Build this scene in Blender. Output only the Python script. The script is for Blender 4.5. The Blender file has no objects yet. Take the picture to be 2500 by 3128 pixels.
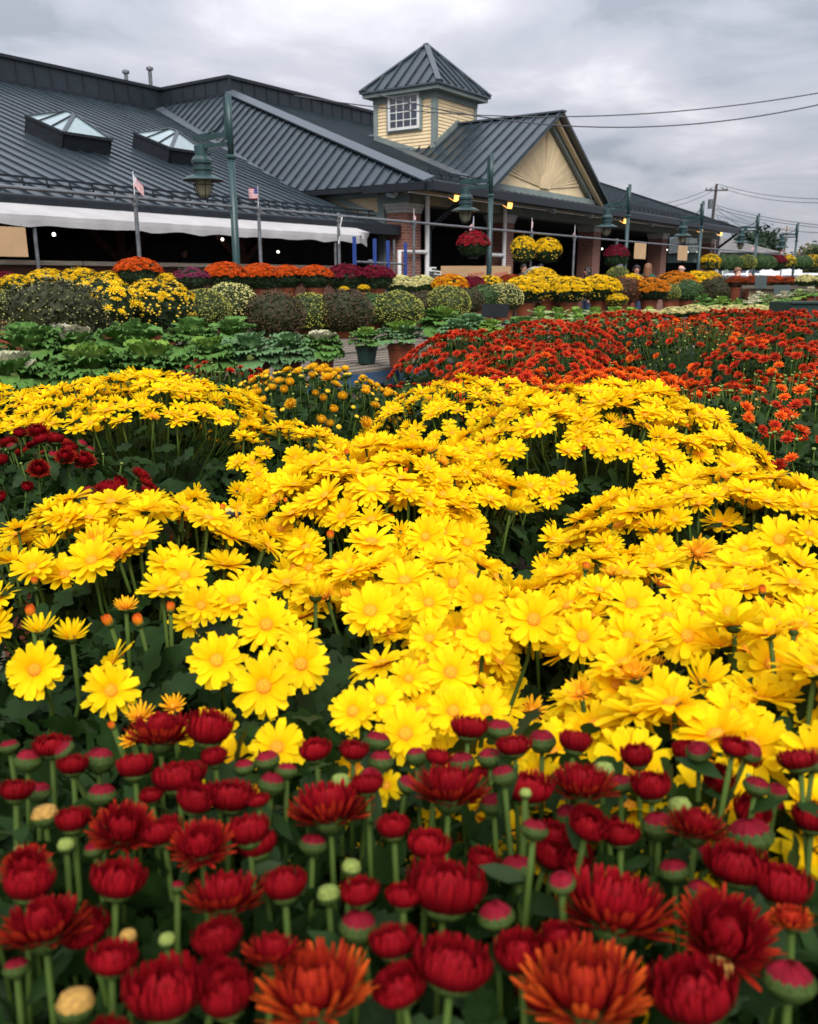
import bpy, math, random
import numpy as np
from mathutils import Vector, Matrix, Quaternion

random.seed(7)
RNG = np.random.default_rng(7)
R = math.radians
scene = bpy.context.scene
COL = scene.collection

# ---------------------------------------------------------------- camera
FPX, CXP, CYP, HORIZON, ZC = 2640.0, 1250.0, 1564.0, 850.0, 1.4
PITCH = math.atan((CYP - HORIZON) / FPX)
cam_data = bpy.data.cameras.new('camera')
cam = bpy.data.objects.new('camera', cam_data)
COL.objects.link(cam)
cam.location = (0, 0, ZC)
cam.rotation_euler = (math.pi / 2 - PITCH, 0, 0)
cam_data.sensor_fit = 'VERTICAL'
cam_data.sensor_height = 36.0
cam_data.sensor_width = 36.0
cam_data.lens = FPX / 3128.0 * 36.0
cam_data.clip_start = 0.02
cam_data.clip_end = 3000
cam_data.dof.use_dof = True
cam_data.dof.focus_distance = 1.9
cam_data.dof.aperture_fstop = cam_data.lens / 2.7
scene.camera = cam

# ---------------------------------------------------------------- overcast sky, soft sun, exposure
world = bpy.data.worlds.new('World')
scene.world = world
world.use_nodes = True
wn, wl = world.node_tree.nodes, world.node_tree.links
wn.clear()
SUN_EL, SUN_AZ = R(46), R(186)
def wnode(t, **kw):
    n = wn.new(t)
    for k, v in kw.items():
        setattr(n, k, v)
    return n
w_out = wnode('ShaderNodeOutputWorld')
w_bg = wnode('ShaderNodeBackground')
w_sky = wnode('ShaderNodeTexSky', sky_type='NISHITA', sun_disc=False)
w_sky.sun_elevation = SUN_EL
w_sky.sun_rotation = SUN_AZ
w_sc = wnode('ShaderNodeVectorMath', operation='SCALE'); w_sc.inputs['Scale'].default_value = 0.09
wl.new(w_sky.outputs[0], w_sc.inputs[0])
w_tc = wnode('ShaderNodeTexCoord')
w_sep = wnode('ShaderNodeSeparateXYZ'); wl.new(w_tc.outputs['Generated'], w_sep.inputs[0])
# a cloud deck: directions are carried onto a flat layer overhead
w_zp = wnode('ShaderNodeMath', operation='MAXIMUM'); w_zp.inputs[1].default_value = 0.0
wl.new(w_sep.outputs[2], w_zp.inputs[0])
w_den = wnode('ShaderNodeMath', operation='ADD'); w_den.inputs[1].default_value = 0.16
wl.new(w_zp.outputs[0], w_den.inputs[0])
w_dx = wnode('ShaderNodeMath', operation='DIVIDE'); wl.new(w_sep.outputs[0], w_dx.inputs[0]); wl.new(w_den.outputs[0], w_dx.inputs[1])
w_dy = wnode('ShaderNodeMath', operation='DIVIDE'); wl.new(w_sep.outputs[1], w_dy.inputs[0]); wl.new(w_den.outputs[0], w_dy.inputs[1])
w_cmb = wnode('ShaderNodeCombineXYZ'); wl.new(w_dx.outputs[0], w_cmb.inputs[0]); wl.new(w_dy.outputs[0], w_cmb.inputs[1])
w_cmb.inputs[2].default_value = 3.7
w_n1 = wnode('ShaderNodeTexNoise'); w_n1.inputs['Scale'].default_value = 1.6; w_n1.inputs['Detail'].default_value = 7
w_n1.inputs['Roughness'].default_value = 0.52; w_n1.inputs['Distortion'].default_value = 0.35
wl.new(w_cmb.outputs[0], w_n1.inputs['Vector'])
w_r1 = wnode('ShaderNodeValToRGB')
cr = w_r1.color_ramp
cr.elements[0].position = 0.36; cr.elements[0].color = (0.325, 0.352, 0.41, 1)
cr.elements[1].position = 0.68; cr.elements[1].color = (0.72, 0.715, 0.755, 1)
e = cr.elements.new(0.44); e.color = (0.43, 0.45, 0.515, 1)
e = cr.elements.new(0.56); e.color = (0.53, 0.53, 0.59, 1)
wl.new(w_n1.outputs['Fac'], w_r1.inputs[0])
# standard overcast sky: the zenith is about three times as bright as the horizon
w_cie = wnode('ShaderNodeMath', operation='MULTIPLY_ADD'); w_cie.inputs[1].default_value = 2.3; w_cie.inputs[2].default_value = 0.80
wl.new(w_zp.outputs[0], w_cie.inputs[0])
w_cl = wnode('ShaderNodeVectorMath', operation='SCALE')
wl.new(w_r1.outputs[0], w_cl.inputs[0]); wl.new(w_cie.outputs[0], w_cl.inputs['Scale'])
w_mix = wnode('ShaderNodeMix', data_type='RGBA'); w_mix.inputs['Factor'].default_value = 0.92
wl.new(w_sc.outputs[0], w_mix.inputs['A']); wl.new(w_cl.outputs[0], w_mix.inputs['B'])
wl.new(w_mix.outputs['Result'], w_bg.inputs['Color'])
w_bg.inputs['Strength'].default_value = 0.86
wl.new(w_bg.outputs[0], w_out.inputs[0])

sun_d = bpy.data.lights.new('sun', 'SUN')
sun_d.energy = 3.5
sun_d.angle = R(40)
sun_d.color = (1.0, 0.965, 0.91)
sun = bpy.data.objects.new('sun', sun_d)
COL.objects.link(sun)
# light from high behind the camera, almost straight behind it
sdir = Vector((math.sin(SUN_AZ) * math.cos(SUN_EL) * -1, math.cos(SUN_AZ) * math.cos(SUN_EL), math.sin(SUN_EL)))
sun.rotation_euler = sdir.to_track_quat('Z', 'Y').to_euler()
sun.location = (0, 0, 30)

scene.view_settings.view_transform = 'Standard'
scene.view_settings.look = 'None'
scene.view_settings.exposure = 0.36
scene.view_settings.gamma = 1.0
scene.view_settings.use_curve_mapping = False
scene.render.engine = 'CYCLES'
scene.cycles.max_bounces = 8
scene.cycles.transparent_max_bounces = 8

# ---------------------------------------------------------------- coordinates
# The market hall, the lamps and the benches share one direction: s runs along the facade, d runs away from the camera towards the hall.
FA = R(35.5)
US, UC = math.sin(FA), math.cos(FA)
ROT = math.pi / 2 - FA
def W(s, d, z=0.0):
    return Vector((s * US - d * UC, s * UC + d * US, z))
cp_, sp_ = math.cos(PITCH), math.sin(PITCH)
def ray(x, y):
    a, b = (x - CXP) / FPX, (CYP - y) / FPX
    return Vector((a, cp_ + b * sp_, -sp_ + b * cp_))
CAMP = Vector((0, 0, ZC))
def at_y(x, y, Y):
    r = ray(x, y); return CAMP + r * (Y / r.y)
def at_z(x, y, z):
    r = ray(x, y); return CAMP + r * ((z - ZC) / r.z)
def at_d(x, y, d):
    r = ray(x, y); return CAMP + r * (d / (r.y * US - r.x * UC))
def at_s(x, y, s):
    r = ray(x, y); return CAMP + r * (s / (r.x * US + r.y * UC))
def to_sd(p):
    return (p.x * US + p.y * UC, p.y * US - p.x * UC, p.z)
def cdepth(p):
    return p.y * cp_ - (p.z - ZC) * sp_
def project(p):
    f = cdepth(p); u = p.y * sp_ + (p.z - ZC) * cp_
    return (CXP + FPX * p.x / f, CYP - FPX * u / f)

# ---------------------------------------------------------------- mesh helpers
class MB:
    def __init__(self, off=(0, 0, 0)):
        self.v, self.f, self.m, self.u, self.r, self.off = [], [], [], [], [], off
    def add(self, vs, fs, mi=0, us=None, rv=0.0):
        o = len(self.v)
        self.v += [tuple(p) for p in vs]
        self.f += [tuple(i + o for i in q) for q in fs]
        self.m += [mi] * len(fs)
        self.u += list(us) if us is not None else [0.0] * len(vs)
        self.r += [rv] * len(vs)
        return self
    def box(self, x0, x1, y0, y1, z0, z1, mi=0):
        return self.add([(x0, y0, z0), (x1, y0, z0), (x1, y1, z0), (x0, y1, z0), (x0, y0, z1), (x1, y0, z1), (x1, y1, z1), (x0, y1, z1)],
                        [(0, 3, 2, 1), (4, 5, 6, 7), (0, 1, 5, 4), (1, 2, 6, 5), (2, 3, 7, 6), (3, 0, 4, 7)], mi)
    def bar(self, p, q, w, h, mi=0, up=(0, 0, 1)):
        p, q = Vector(p), Vector(q)
        t = (q - p).normalized(); upv = Vector(up)
        if abs(t.dot(upv)) > 0.98:
            upv = Vector((1, 0, 0))
        a = t.cross(upv).normalized() * (w / 2); b = a.cross(t).normalized() * (h / 2)
        vs = [p - a - b, p + a - b, p + a + b, p - a + b, q - a - b, q + a - b, q + a + b, q - a + b]
        return self.add(vs, [(0, 3, 2, 1), (4, 5, 6, 7), (0, 1, 5, 4), (1, 2, 6, 5), (2, 3, 7, 6), (3, 0, 4, 7)], mi)
    def tube(self, pts, r, n=8, mi=0, r1=None):
        pts = [Vector(p) for p in pts]
        k = len(pts); vs, fs = [], []
        ref = Vector((0.31, 0.52, 0.79)).normalized()
        for i, p in enumerate(pts):
            t = (pts[min(i + 1, k - 1)] - pts[max(i - 1, 0)]).normalized()
            if abs(t.dot(ref)) > 0.95: ref = Vector((0.9, -0.3, 0.1)).normalized()
            a = t.cross(ref).normalized(); b = t.cross(a)
            rr = r if r1 is None else r + (r1 - r) * i / (k - 1)
            for j in range(n):
                an = 2 * math.pi * j / n
                vs.append(p + a * math.cos(an) * rr + b * math.sin(an) * rr)
        for i in range(k - 1):
            for j in range(n):
                fs.append((i * n + j, i * n + (j + 1) % n, (i + 1) * n + (j + 1) % n, (i + 1) * n + j))
        fs.append(tuple(range(n))[::-1]); fs.append(tuple((k - 1) * n + j for j in range(n)))
        return self.add(vs, fs, mi)
    def lathe(self, prof, n=16, c=(0, 0, 0), mi=0, us=None):
        vs, fs, uu = [], [], []
        for i, (r, z) in enumerate(prof):
            for j in range(n):
                an = 2 * math.pi * j / n
                vs.append((c[0] + r * math.cos(an), c[1] + r * math.sin(an), c[2] + z)); uu.append(us[i] if us else 0.0)
        for i in range(len(prof) - 1):
            for j in range(n):
                fs.append((i * n + j, i * n + (j + 1) % n, (i + 1) * n + (j + 1) % n, (i + 1) * n + j))
        if prof[0][0] > 1e-5: fs.append(tuple(range(n))[::-1])
        if prof[-1][0] > 1e-5: fs.append(tuple((len(prof) - 1) * n + j for j in range(n)))
        return self.add(vs, fs, mi, uu)
    def prism(self, pts, vec, mi=0):
        vec = Vector(vec); pts = [Vector(p) for p in pts]; n = len(pts)
        vs = pts + [p + vec for p in pts]
        fs = [tuple(range(n)), tuple(range(2 * n - 1, n - 1, -1))] + [(i, i + n, (i + 1) % n + n, (i + 1) % n) for i in range(n)]
        return self.add(vs, fs, mi)
    def mesh(self, name, mats, smooth=False):
        me = bpy.data.meshes.new(name)
        ox, oy, oz = self.off
        me.from_pydata([(p[0] - ox, p[1] - oy, p[2] - oz) for p in self.v], [], self.f)
        for m in (mats if isinstance(mats, (list, tuple)) else [mats]):
            me.materials.append(m)
        if len(me.materials) > 1:
            me.polygons.foreach_set('material_index', self.m)
        if any(self.u):
            a = me.attributes.new('u', 'FLOAT', 'POINT'); a.data.foreach_set('value', self.u)
        if any(self.r):
            a = me.attributes.new('piece', 'FLOAT', 'POINT'); a.data.foreach_set('value', self.r)
        if smooth:
            me.polygons.foreach_set('use_smooth', [True] * len(me.polygons))
        me.validate(); me.update()
        return me
    def build(self, name, mats, parent=None, smooth=False, loc=None):
        return ob(name, self.mesh(name, mats, smooth), parent, loc)

def ob(name, data, parent=None, loc=None, rot=None, scale=None):
    o = bpy.data.objects.new(name, data)
    COL.objects.link(o)
    if parent is not None: o.parent = parent
    if loc is not None: o.location = loc
    if rot is not None:
        if isinstance(rot, Quaternion):
            o.rotation_mode = 'QUATERNION'; o.rotation_quaternion = rot
        else:
            o.rotation_euler = rot
    if scale is not None: o.scale = (scale,) * 3 if not isinstance(scale, (tuple, list, Vector)) else scale
    return o
def tag(o, label, cat, group=None):
    o['label'] = label; o['category'] = cat
    if group: o['group'] = group
    return o
def thing(name, label, cat, loc=(0, 0, 0), rotz=0.0, group=None):
    o = bpy.data.objects.new(name, None); COL.objects.link(o)
    o.empty_display_size = 0.1
    o.location = loc; o.rotation_euler = (0, 0, rotz)
    return tag(o, label, cat, group)
def structure(o):
    o['kind'] = 'structure'; return o
def stuff(o):
    o['kind'] = 'stuff'; return o
def copy_tree(o, parent=None, loc=None, rotz=None, scale=None):
    c = o.copy(); COL.objects.link(c); c.parent = parent
    if loc is not None: c.location = loc
    if rotz is not None: c.rotation_euler = (0, 0, rotz)
    if scale is not None: c.scale = (scale,) * 3
    for ch in o.children: copy_tree(ch, c)
    return c
ORD = ['first', 'second', 'third', 'fourth', 'fifth', 'sixth', 'seventh', 'eighth', 'ninth', 'tenth', 'eleventh', 'twelfth', 'thirteenth', 'fourteenth',
       'fifteenth', 'sixteenth', 'seventeenth', 'eighteenth', 'nineteenth', 'twentieth']

# many copies of a small template joined into one mesh (foliage, buds, stems)
class Joined:
    def __init__(self): self.V, self.F, self.U, self.Rn, self.M, self.n = [], [], [], [], [], 0
    def scatter(self, tv, tf, tu, pos, nrm, spin, scale, mi=0, stretch=None):
        """tv (k,3) template; tf list of tri/quads as (m,4) array; pos,nrm (n,3); spin,scale (n)"""
        n = len(pos)
        if n == 0: return
        nrm = nrm / np.maximum(np.linalg.norm(nrm, axis=1, keepdims=True), 1e-9)
        ref = np.where(np.abs(nrm[:, 2:3]) > 0.9, np.array([[1.0, 0, 0]]), np.array([[0, 0, 1.0]]))
        a = np.cross(ref, nrm); a /= np.linalg.norm(a, axis=1, keepdims=True)
        b = np.cross(nrm, a)
        c, s = np.cos(spin)[:, None], np.sin(spin)[:, None]
        x = a * c + b * s; y = -a * s + b * c
        sc = np.asarray(scale)[:, None, None] * np.ones((1, 1, 3))
        t = tv[None] * sc
        P = pos[:, None] + t[..., 0:1] * x[:, None] + t[..., 1:2] * y[:, None] + t[..., 2:3] * nrm[:, None]
        k = len(tv)
        self.V.append(P.reshape(-1, 3))
        self.F.append((tf[None] + (np.arange(n) * k)[:, None, None] + self.n).reshape(-1, 4))
        self.U.append(np.tile(tu, n)); self.Rn.append(np.repeat(RNG.random(n), k))
        self.M.append(np.full(n * len(tf), mi)); self.n += n * k
    def mesh(self, name, mats, smooth=False):
        V = np.concatenate(self.V); F = np.concatenate(self.F); M_ = np.concatenate(self.M)
        tri = F[:, 3] == F[:, 2]
        me = bpy.data.meshes.new(name)
        me.vertices.add(len(V)); me.vertices.foreach_set('co', V.astype(np.float32).ravel())
        cnt = np.where(tri, 3, 4); start = np.concatenate([[0], np.cumsum(cnt)[:-1]])
        mask = np.ones_like(F, bool); mask[tri, 3] = False
        me.loops.add(int(cnt.sum())); me.loops.foreach_set('vertex_index', F[mask].astype(np.int32))
        me.polygons.add(len(F)); me.polygons.foreach_set('loop_start', start.astype(np.int32))
        try: me.polygons.foreach_set('loop_total', cnt.astype(np.int32))
        except Exception: pass
        for m in (mats if isinstance(mats, (list, tuple)) else [mats]): me.materials.append(m)
        me.polygons.foreach_set('material_index', M_.astype(np.int32))
        if smooth: me.polygons.foreach_set('use_smooth', np.ones(len(F), bool))
        a = me.attributes.new('u', 'FLOAT', 'POINT'); a.data.foreach_set('value', np.concatenate(self.U).astype(np.float32))
        a = me.attributes.new('rnd', 'FLOAT', 'POINT'); a.data.foreach_set('value', np.concatenate(self.Rn).astype(np.float32))
        me.update(calc_edges=True)
        return me
def template(mb):
    tf = np.array([list(f) + [f[2]] * (4 - len(f)) for f in mb.f]) if all(len(f) <= 4 for f in mb.f) else None
    return np.array(mb.v, float), tf, np.array(mb.u, float)

# ---------------------------------------------------------------- materials
MATS = {}
def M(name, col, rough=0.6, metal=0.0, var=0.12, scale=6.0, bump=0.0, bscale=30.0, spec=0.3, trans=0.0, coat=0.0, dirt=None, stretch=None):
    """principled material; colour drifts with noise, an optional second tint shows in worn patches"""
    if name in MATS: return MATS[name]
    m = bpy.data.materials.new(name); m.use_nodes = True
    nt = m.node_tree; N_, L_ = nt.nodes, nt.links
    b = N_['Principled BSDF']
    b.inputs['Roughness'].default_value = rough; b.inputs['Metallic'].default_value = metal
    b.inputs['Specular IOR Level'].default_value = spec
    if coat: b.inputs['Coat Weight'].default_value = coat
    tc = N_.new('ShaderNodeTexCoord')
    vec = tc.outputs['Object']
    if stretch:
        mp = N_.new('ShaderNodeMapping'); mp.inputs['Scale'].default_value = stretch; L_.new(vec, mp.inputs[0]); vec = mp.outputs[0]
    nz = N_.new('ShaderNodeTexNoise'); nz.inputs['Scale'].default_value = scale; nz.inputs['Detail'].default_value = 6; L_.new(vec, nz.inputs['Vector'])
    mix = N_.new('ShaderNodeMix'); mix.data_type = 'RGBA'
    lo = tuple(c * (1 - var) for c in col) if dirt is None else dirt
    hi = tuple(min(1, c * (1 + var)) for c in col)
    mix.inputs['A'].default_value = (*lo, 1); mix.inputs['B'].default_value = (*hi, 1)
    rp = N_.new('ShaderNodeMapRange'); rp.inputs[1].default_value = 0.3; rp.inputs[2].default_value = 0.62 if dirt is None else 0.5
    L_.new(nz.outputs['Fac'], rp.inputs[0]); L_.new(rp.outputs[0], mix.inputs['Factor'])
    oi = N_.new('ShaderNodeObjectInfo')
    mr = N_.new('ShaderNodeMapRange'); mr.inputs[3].default_value = 0.9; mr.inputs[4].default_value = 1.1; L_.new(oi.outputs['Random'], mr.inputs[0])
    vm = N_.new('ShaderNodeVectorMath'); vm.operation = 'SCALE'; L_.new(mix.outputs['Result'], vm.inputs[0]); L_.new(mr.outputs[0], vm.inputs['Scale'])
    L_.new(vm.outputs[0], b.inputs['Base Color'])
    rr = N_.new('ShaderNodeMapRange'); rr.inputs[3].default_value = max(0, rough - 0.1); rr.inputs[4].default_value = min(1, rough + 0.1)
    L_.new(nz.outputs['Fac'], rr.inputs[0]); L_.new(rr.outputs[0], b.inputs['Roughness'])
    if bump:
        n2 = N_.new('ShaderNodeTexNoise'); n2.inputs['Scale'].default_value = bscale; n2.inputs['Detail'].default_value = 5; L_.new(vec, n2.inputs['Vector'])
        bp = N_.new('ShaderNodeBump'); bp.inputs['Strength'].default_value = bump; bp.inputs['Distance'].default_value = 0.02
        L_.new(n2.outputs['Fac'], bp.inputs['Height']); L_.new(bp.outputs[0], b.inputs['Normal'])
    if trans:
        tr = N_.new('ShaderNodeBsdfTranslucent'); L_.new(vm.outputs[0], tr.inputs['Color'])
        ms = N_.new('ShaderNodeMixShader'); ms.inputs[0].default_value = trans
        L_.new(b.outputs[0], ms.inputs[1]); L_.new(tr.outputs[0], ms.inputs[2]); L_.new(ms.outputs[0], N_['Material Output'].inputs[0])
    MATS[name] = m
    return m
def M_emit(name, col, strength):
    m = bpy.data.materials.new(name); m.use_nodes = True
    b = m.node_tree.nodes['Principled BSDF']
    b.inputs['Base Color'].default_value = (*col, 1); b.inputs['Emission Color'].default_value = (*col, 1); b.inputs['Emission Strength'].default_value = strength
    return m
def M_glass(name, col=(0.8, 0.86, 0.86), rough=0.05, alpha=0.35):
    m = bpy.data.materials.new(name); m.use_nodes = True
    nt = m.node_tree; N_, L_ = nt.nodes, nt.links
    g = N_.new('ShaderNodeBsdfGlossy'); g.inputs['Roughness'].default_value = rough
    t = N_.new('ShaderNodeBsdfTransparent'); t.inputs['Color'].default_value = (*col, 1)
    fr = N_.new('ShaderNodeFresnel'); fr.inputs['IOR'].default_value = 1.5
    mr = N_.new('ShaderNodeMapRange'); mr.inputs[3].default_value = alpha * 0.5; mr.inputs[4].default_value = 1.0; L_.new(fr.outputs[0], mr.inputs[0])
    ms = N_.new('ShaderNodeMixShader'); L_.new(mr.outputs[0], ms.inputs[0]); L_.new(t.outputs[0], ms.inputs[1]); L_.new(g.outputs[0], ms.inputs[2])
    L_.new(ms.outputs[0], N_['Material Output'].inputs[0])
    return m
def M_petal(name, ramp, trans=0.3, rib=0.25, vary=0.12, rough=0.55, attr_rnd=False, hue=0.0):
    """petal pigment: colours run from the base (u=0) to the tip (u=1); blooms differ a little from each other"""
    if name in MATS: return MATS[name]
    m = bpy.data.materials.new(name); m.use_nodes = True
    nt = m.node_tree; N_, L_ = nt.nodes, nt.links
    b = N_['Principled BSDF']; b.inputs['Roughness'].default_value = rough; b.inputs['Specular IOR Level'].default_value = 0.04
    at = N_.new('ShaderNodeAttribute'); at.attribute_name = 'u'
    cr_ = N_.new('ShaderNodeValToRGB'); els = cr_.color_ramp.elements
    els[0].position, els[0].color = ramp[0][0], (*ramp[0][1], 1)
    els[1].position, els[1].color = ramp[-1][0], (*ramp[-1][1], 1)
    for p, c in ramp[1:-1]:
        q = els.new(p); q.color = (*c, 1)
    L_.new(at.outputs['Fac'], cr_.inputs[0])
    if attr_rnd:
        ar = N_.new('ShaderNodeAttribute'); ar.attribute_name = 'rnd'; rnd = ar.outputs['Fac']
    else:
        oi = N_.new('ShaderNodeObjectInfo'); rnd = oi.outputs['Random']
    mr = N_.new('ShaderNodeMapRange'); mr.inputs[3].default_value = 1 - vary; mr.inputs[4].default_value = 1 + vary * 0.6; L_.new(rnd, mr.inputs[0])
    hs = N_.new('ShaderNodeHueSaturation')
    mh = N_.new('ShaderNodeMapRange'); mh.inputs[3].default_value = 0.5 - hue; mh.inputs[4].default_value = 0.5 + hue; L_.new(rnd, mh.inputs[0])
    tcp = N_.new('ShaderNodeTexCoord'); nzp = N_.new('ShaderNodeTexNoise'); nzp.inputs['Scale'].default_value = 3.5; nzp.inputs['Detail'].default_value = 3; L_.new(tcp.outputs['Object'], nzp.inputs['Vector'])
    mn = N_.new('ShaderNodeMapRange'); mn.inputs[1].default_value = .25; mn.inputs[2].default_value = .75; mn.inputs[3].default_value = .86; mn.inputs[4].default_value = 1.08; L_.new(nzp.outputs['Fac'], mn.inputs[0])
    ap = N_.new('ShaderNodeAttribute'); ap.attribute_name = 'piece'; mp_ = N_.new('ShaderNodeMapRange'); mp_.inputs[3].default_value = .86; mp_.inputs[4].default_value = 1.12; L_.new(ap.outputs['Fac'], mp_.inputs[0])
    m0 = N_.new('ShaderNodeMath'); m0.operation = 'MULTIPLY'; L_.new(mr.outputs[0], m0.inputs[0]); L_.new(mp_.outputs[0], m0.inputs[1])
    mm = N_.new('ShaderNodeMath'); mm.operation = 'MULTIPLY'; L_.new(m0.outputs[0], mm.inputs[0]); L_.new(mn.outputs[0], mm.inputs[1])
    L_.new(mh.outputs[0], hs.inputs['Hue']); L_.new(mm.outputs[0], hs.inputs['Value']); L_.new(cr_.outputs[0], hs.inputs['Color'])
    L_.new(hs.outputs[0], b.inputs['Base Color'])
    tr = N_.new('ShaderNodeBsdfTranslucent'); L_.new(hs.outputs[0], tr.inputs['Color'])
    ms = N_.new('ShaderNodeMixShader'); ms.inputs[0].default_value = trans
    L_.new(b.outputs[0], ms.inputs[1]); L_.new(tr.outputs[0], ms.inputs[2]); L_.new(ms.outputs[0], N_['Material Output'].inputs[0])
    MATS[name] = m
    return m
def M_brick(name):
    m = bpy.data.materials.new(name); m.use_nodes = True
    nt = m.node_tree; N_, L_ = nt.nodes, nt.links
    b = N_['Principled BSDF']; b.inputs['Roughness'].default_value = 0.85
    tc = N_.new('ShaderNodeTexCoord'); sx = N_.new('ShaderNodeSeparateXYZ'); L_.new(tc.outputs['Object'], sx.inputs[0])
    ad = N_.new('ShaderNodeMath'); L_.new(sx.outputs[0], ad.inputs[0]); L_.new(sx.outputs[1], ad.inputs[1])
    cb = N_.new('ShaderNodeCombineXYZ'); L_.new(ad.outputs[0], cb.inputs[0]); L_.new(sx.outputs[2], cb.inputs[1])
    bt = N_.new('ShaderNodeTexBrick'); L_.new(cb.outputs[0], bt.inputs['Vector'])
    bt.inputs['Color1'].default_value = (0.25, 0.085, 0.055, 1); bt.inputs['Color2'].default_value = (0.17, 0.06, 0.042, 1); bt.inputs['Mortar'].default_value = (0.32, 0.27, 0.23, 1)
    bt.inputs['Scale'].default_value = 1.0; bt.inputs['Mortar Size'].default_value = 0.006; bt.inputs['Brick Width'].default_value = 0.215; bt.inputs['Row Height'].default_value = 0.075
    L_.new(bt.outputs['Color'], b.inputs['Base Color'])
    bp = N_.new('ShaderNodeBump'); bp.inputs['Strength'].default_value = 0.6; bp.inputs['Distance'].default_value = 0.01; bp.invert = True
    L_.new(bt.outputs['Fac'], bp.inputs['Height']); L_.new(bp.outputs[0], b.inputs['Normal'])
    return m

m_roof = M('roof_steel', (0.016, 0.026, 0.033), rough=0.32, metal=0.0, spec=.5, var=0.28, scale=1.6, bump=0.06, bscale=3, stretch=(2.2, .5, .5))
m_trimdark = M('dark_trim', (0.010, 0.013, 0.017), rough=0.45, var=0.2)
m_flash = M('flashing', (0.062, 0.078, 0.092), rough=0.4, metal=0.2, var=0.1, scale=3)
m_siding = M('cream_siding', (0.62, 0.49, 0.30), rough=0.7, var=0.08, scale=2.5, bump=0.1)
m_trim = M('sage_trim', (0.165, 0.20, 0.19), rough=0.6, var=0.1, scale=3)
m_olive = M('olive_beam', (0.17, 0.18, 0.14), rough=0.7, var=0.12, scale=2)
m_white = M('white_paint', (0.62, 0.62, 0.61), rough=0.5, var=0.1, scale=4)
m_greypipe = M('galvanised_pipe', (0.13, 0.14, 0.15), rough=0.45, metal=0.5, var=0.25, scale=9)
m_canvas = M('white_canvas', (0.37, 0.36, 0.36), rough=0.85, var=0.08, scale=2.2, bump=0.25, bscale=5, trans=0.12)
m_brick = M_brick('red_brick')
m_cast = M('cast_stone', (0.42, 0.40, 0.37), rough=0.8, var=0.12, scale=6, bump=0.2)
m_inside = M('dark_interior', (0.035, 0.033, 0.032), rough=0.9, var=0.3, scale=1.2)  # shade of the hall put into the colour: near-black so the inside reads unlit
m_brownwood = M('brown_board', (0.10, 0.042, 0.026), rough=0.75, var=0.25, scale=3, stretch=(0.4, 6, 6), bump=0.2)
m_oldwood = M('weathered_wood', (0.125, 0.105, 0.082), rough=0.85, var=0.3, scale=5, stretch=(0.5, 8, 8), bump=0.3)
m_bluewood = M('blue_painted_wood', (0.02, 0.06, 0.13), rough=0.7, var=0.3, scale=7, dirt=(0.07, 0.08, 0.09), bump=0.2)
m_lampgreen = M('lamp_green', (0.016, 0.042, 0.044), rough=0.42, var=0.15, scale=5, coat=0.2)
m_glass = M_glass('clear_glass')
m_lampglass = M('lamp_glass', (0.46, 0.44, 0.30), rough=.15, trans=.5, spec=.6, var=.15, scale=12)
m_parapet = M('parapet_steel', (0.014, 0.020, 0.026), rough=.45, var=.15, scale=1.5)
m_skyglass = M('skylight_glass', (0.16, 0.23, 0.24), rough=0.08, metal=0.0, var=0.1, spec=1.0, coat=1.0)
m_winglass = M('window_glass', (0.02, 0.03, 0.045), rough=0.05, var=0.1, spec=1.0)
m_card = M('cardboard', (0.42, 0.27, 0.145), rough=0.85, var=0.08, scale=3)
m_redprint = M('red_print', (0.42, 0.07, 0.045), rough=0.8)
m_asphalt = M('asphalt', (0.045, 0.045, 0.047), rough=0.9, var=0.3, scale=4, bump=0.4, bscale=60)
m_terracotta = M('terracotta_plastic', (0.16, 0.042, 0.018), rough=0.5, var=0.12, scale=8)
m_greenpot = M('dark_green_plastic', (0.012, 0.030, 0.026), rough=0.45, var=0.15)
m_soil = M('potting_soil', (0.03, 0.022, 0.016), rough=1.0, var=0.3, scale=40)
m_bluesteel = M('blue_steel', (0.025, 0.055, 0.22), rough=0.4, var=0.15, coat=0.2)
m_black = M('black_plastic', (0.012, 0.013, 0.014), rough=0.5, var=0.2)
m_signblack = M('matte_black', (0.010, 0.012, 0.013), rough=.95, spec=.05)
m_signgrey = M('dark_grey_board', (0.028, 0.042, 0.042), rough=0.5, var=0.15)
m_leaf = M('leaf_green', (0.015, 0.038, 0.007), spec=.15, rough=0.6, var=0.35, scale=20, trans=0.22)
m_leafdark = M('leaf_dark', (0.0085, 0.023, 0.0045), spec=.12, rough=0.65, var=0.35, scale=25, trans=0.15)
m_stem = M('stem_green', (0.050, 0.085, 0.014), spec=.1, rough=0.6, var=0.2, scale=20, trans=0.1)
m_bulb = M_emit('lit_bulb', (1.0, 0.93, 0.80), 3.0)
m_flood = M_emit('lit_flood', (1.0, 0.50, 0.10), 2.6)
# ================================================================ ground
g = MB()
g.add([(-900, -300, 0), (900, -300, 0), (900, 1500, 0), (-900, 1500, 0)], [(0, 1, 2, 3)])
structure(g.build('ground', m_asphalt))

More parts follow.
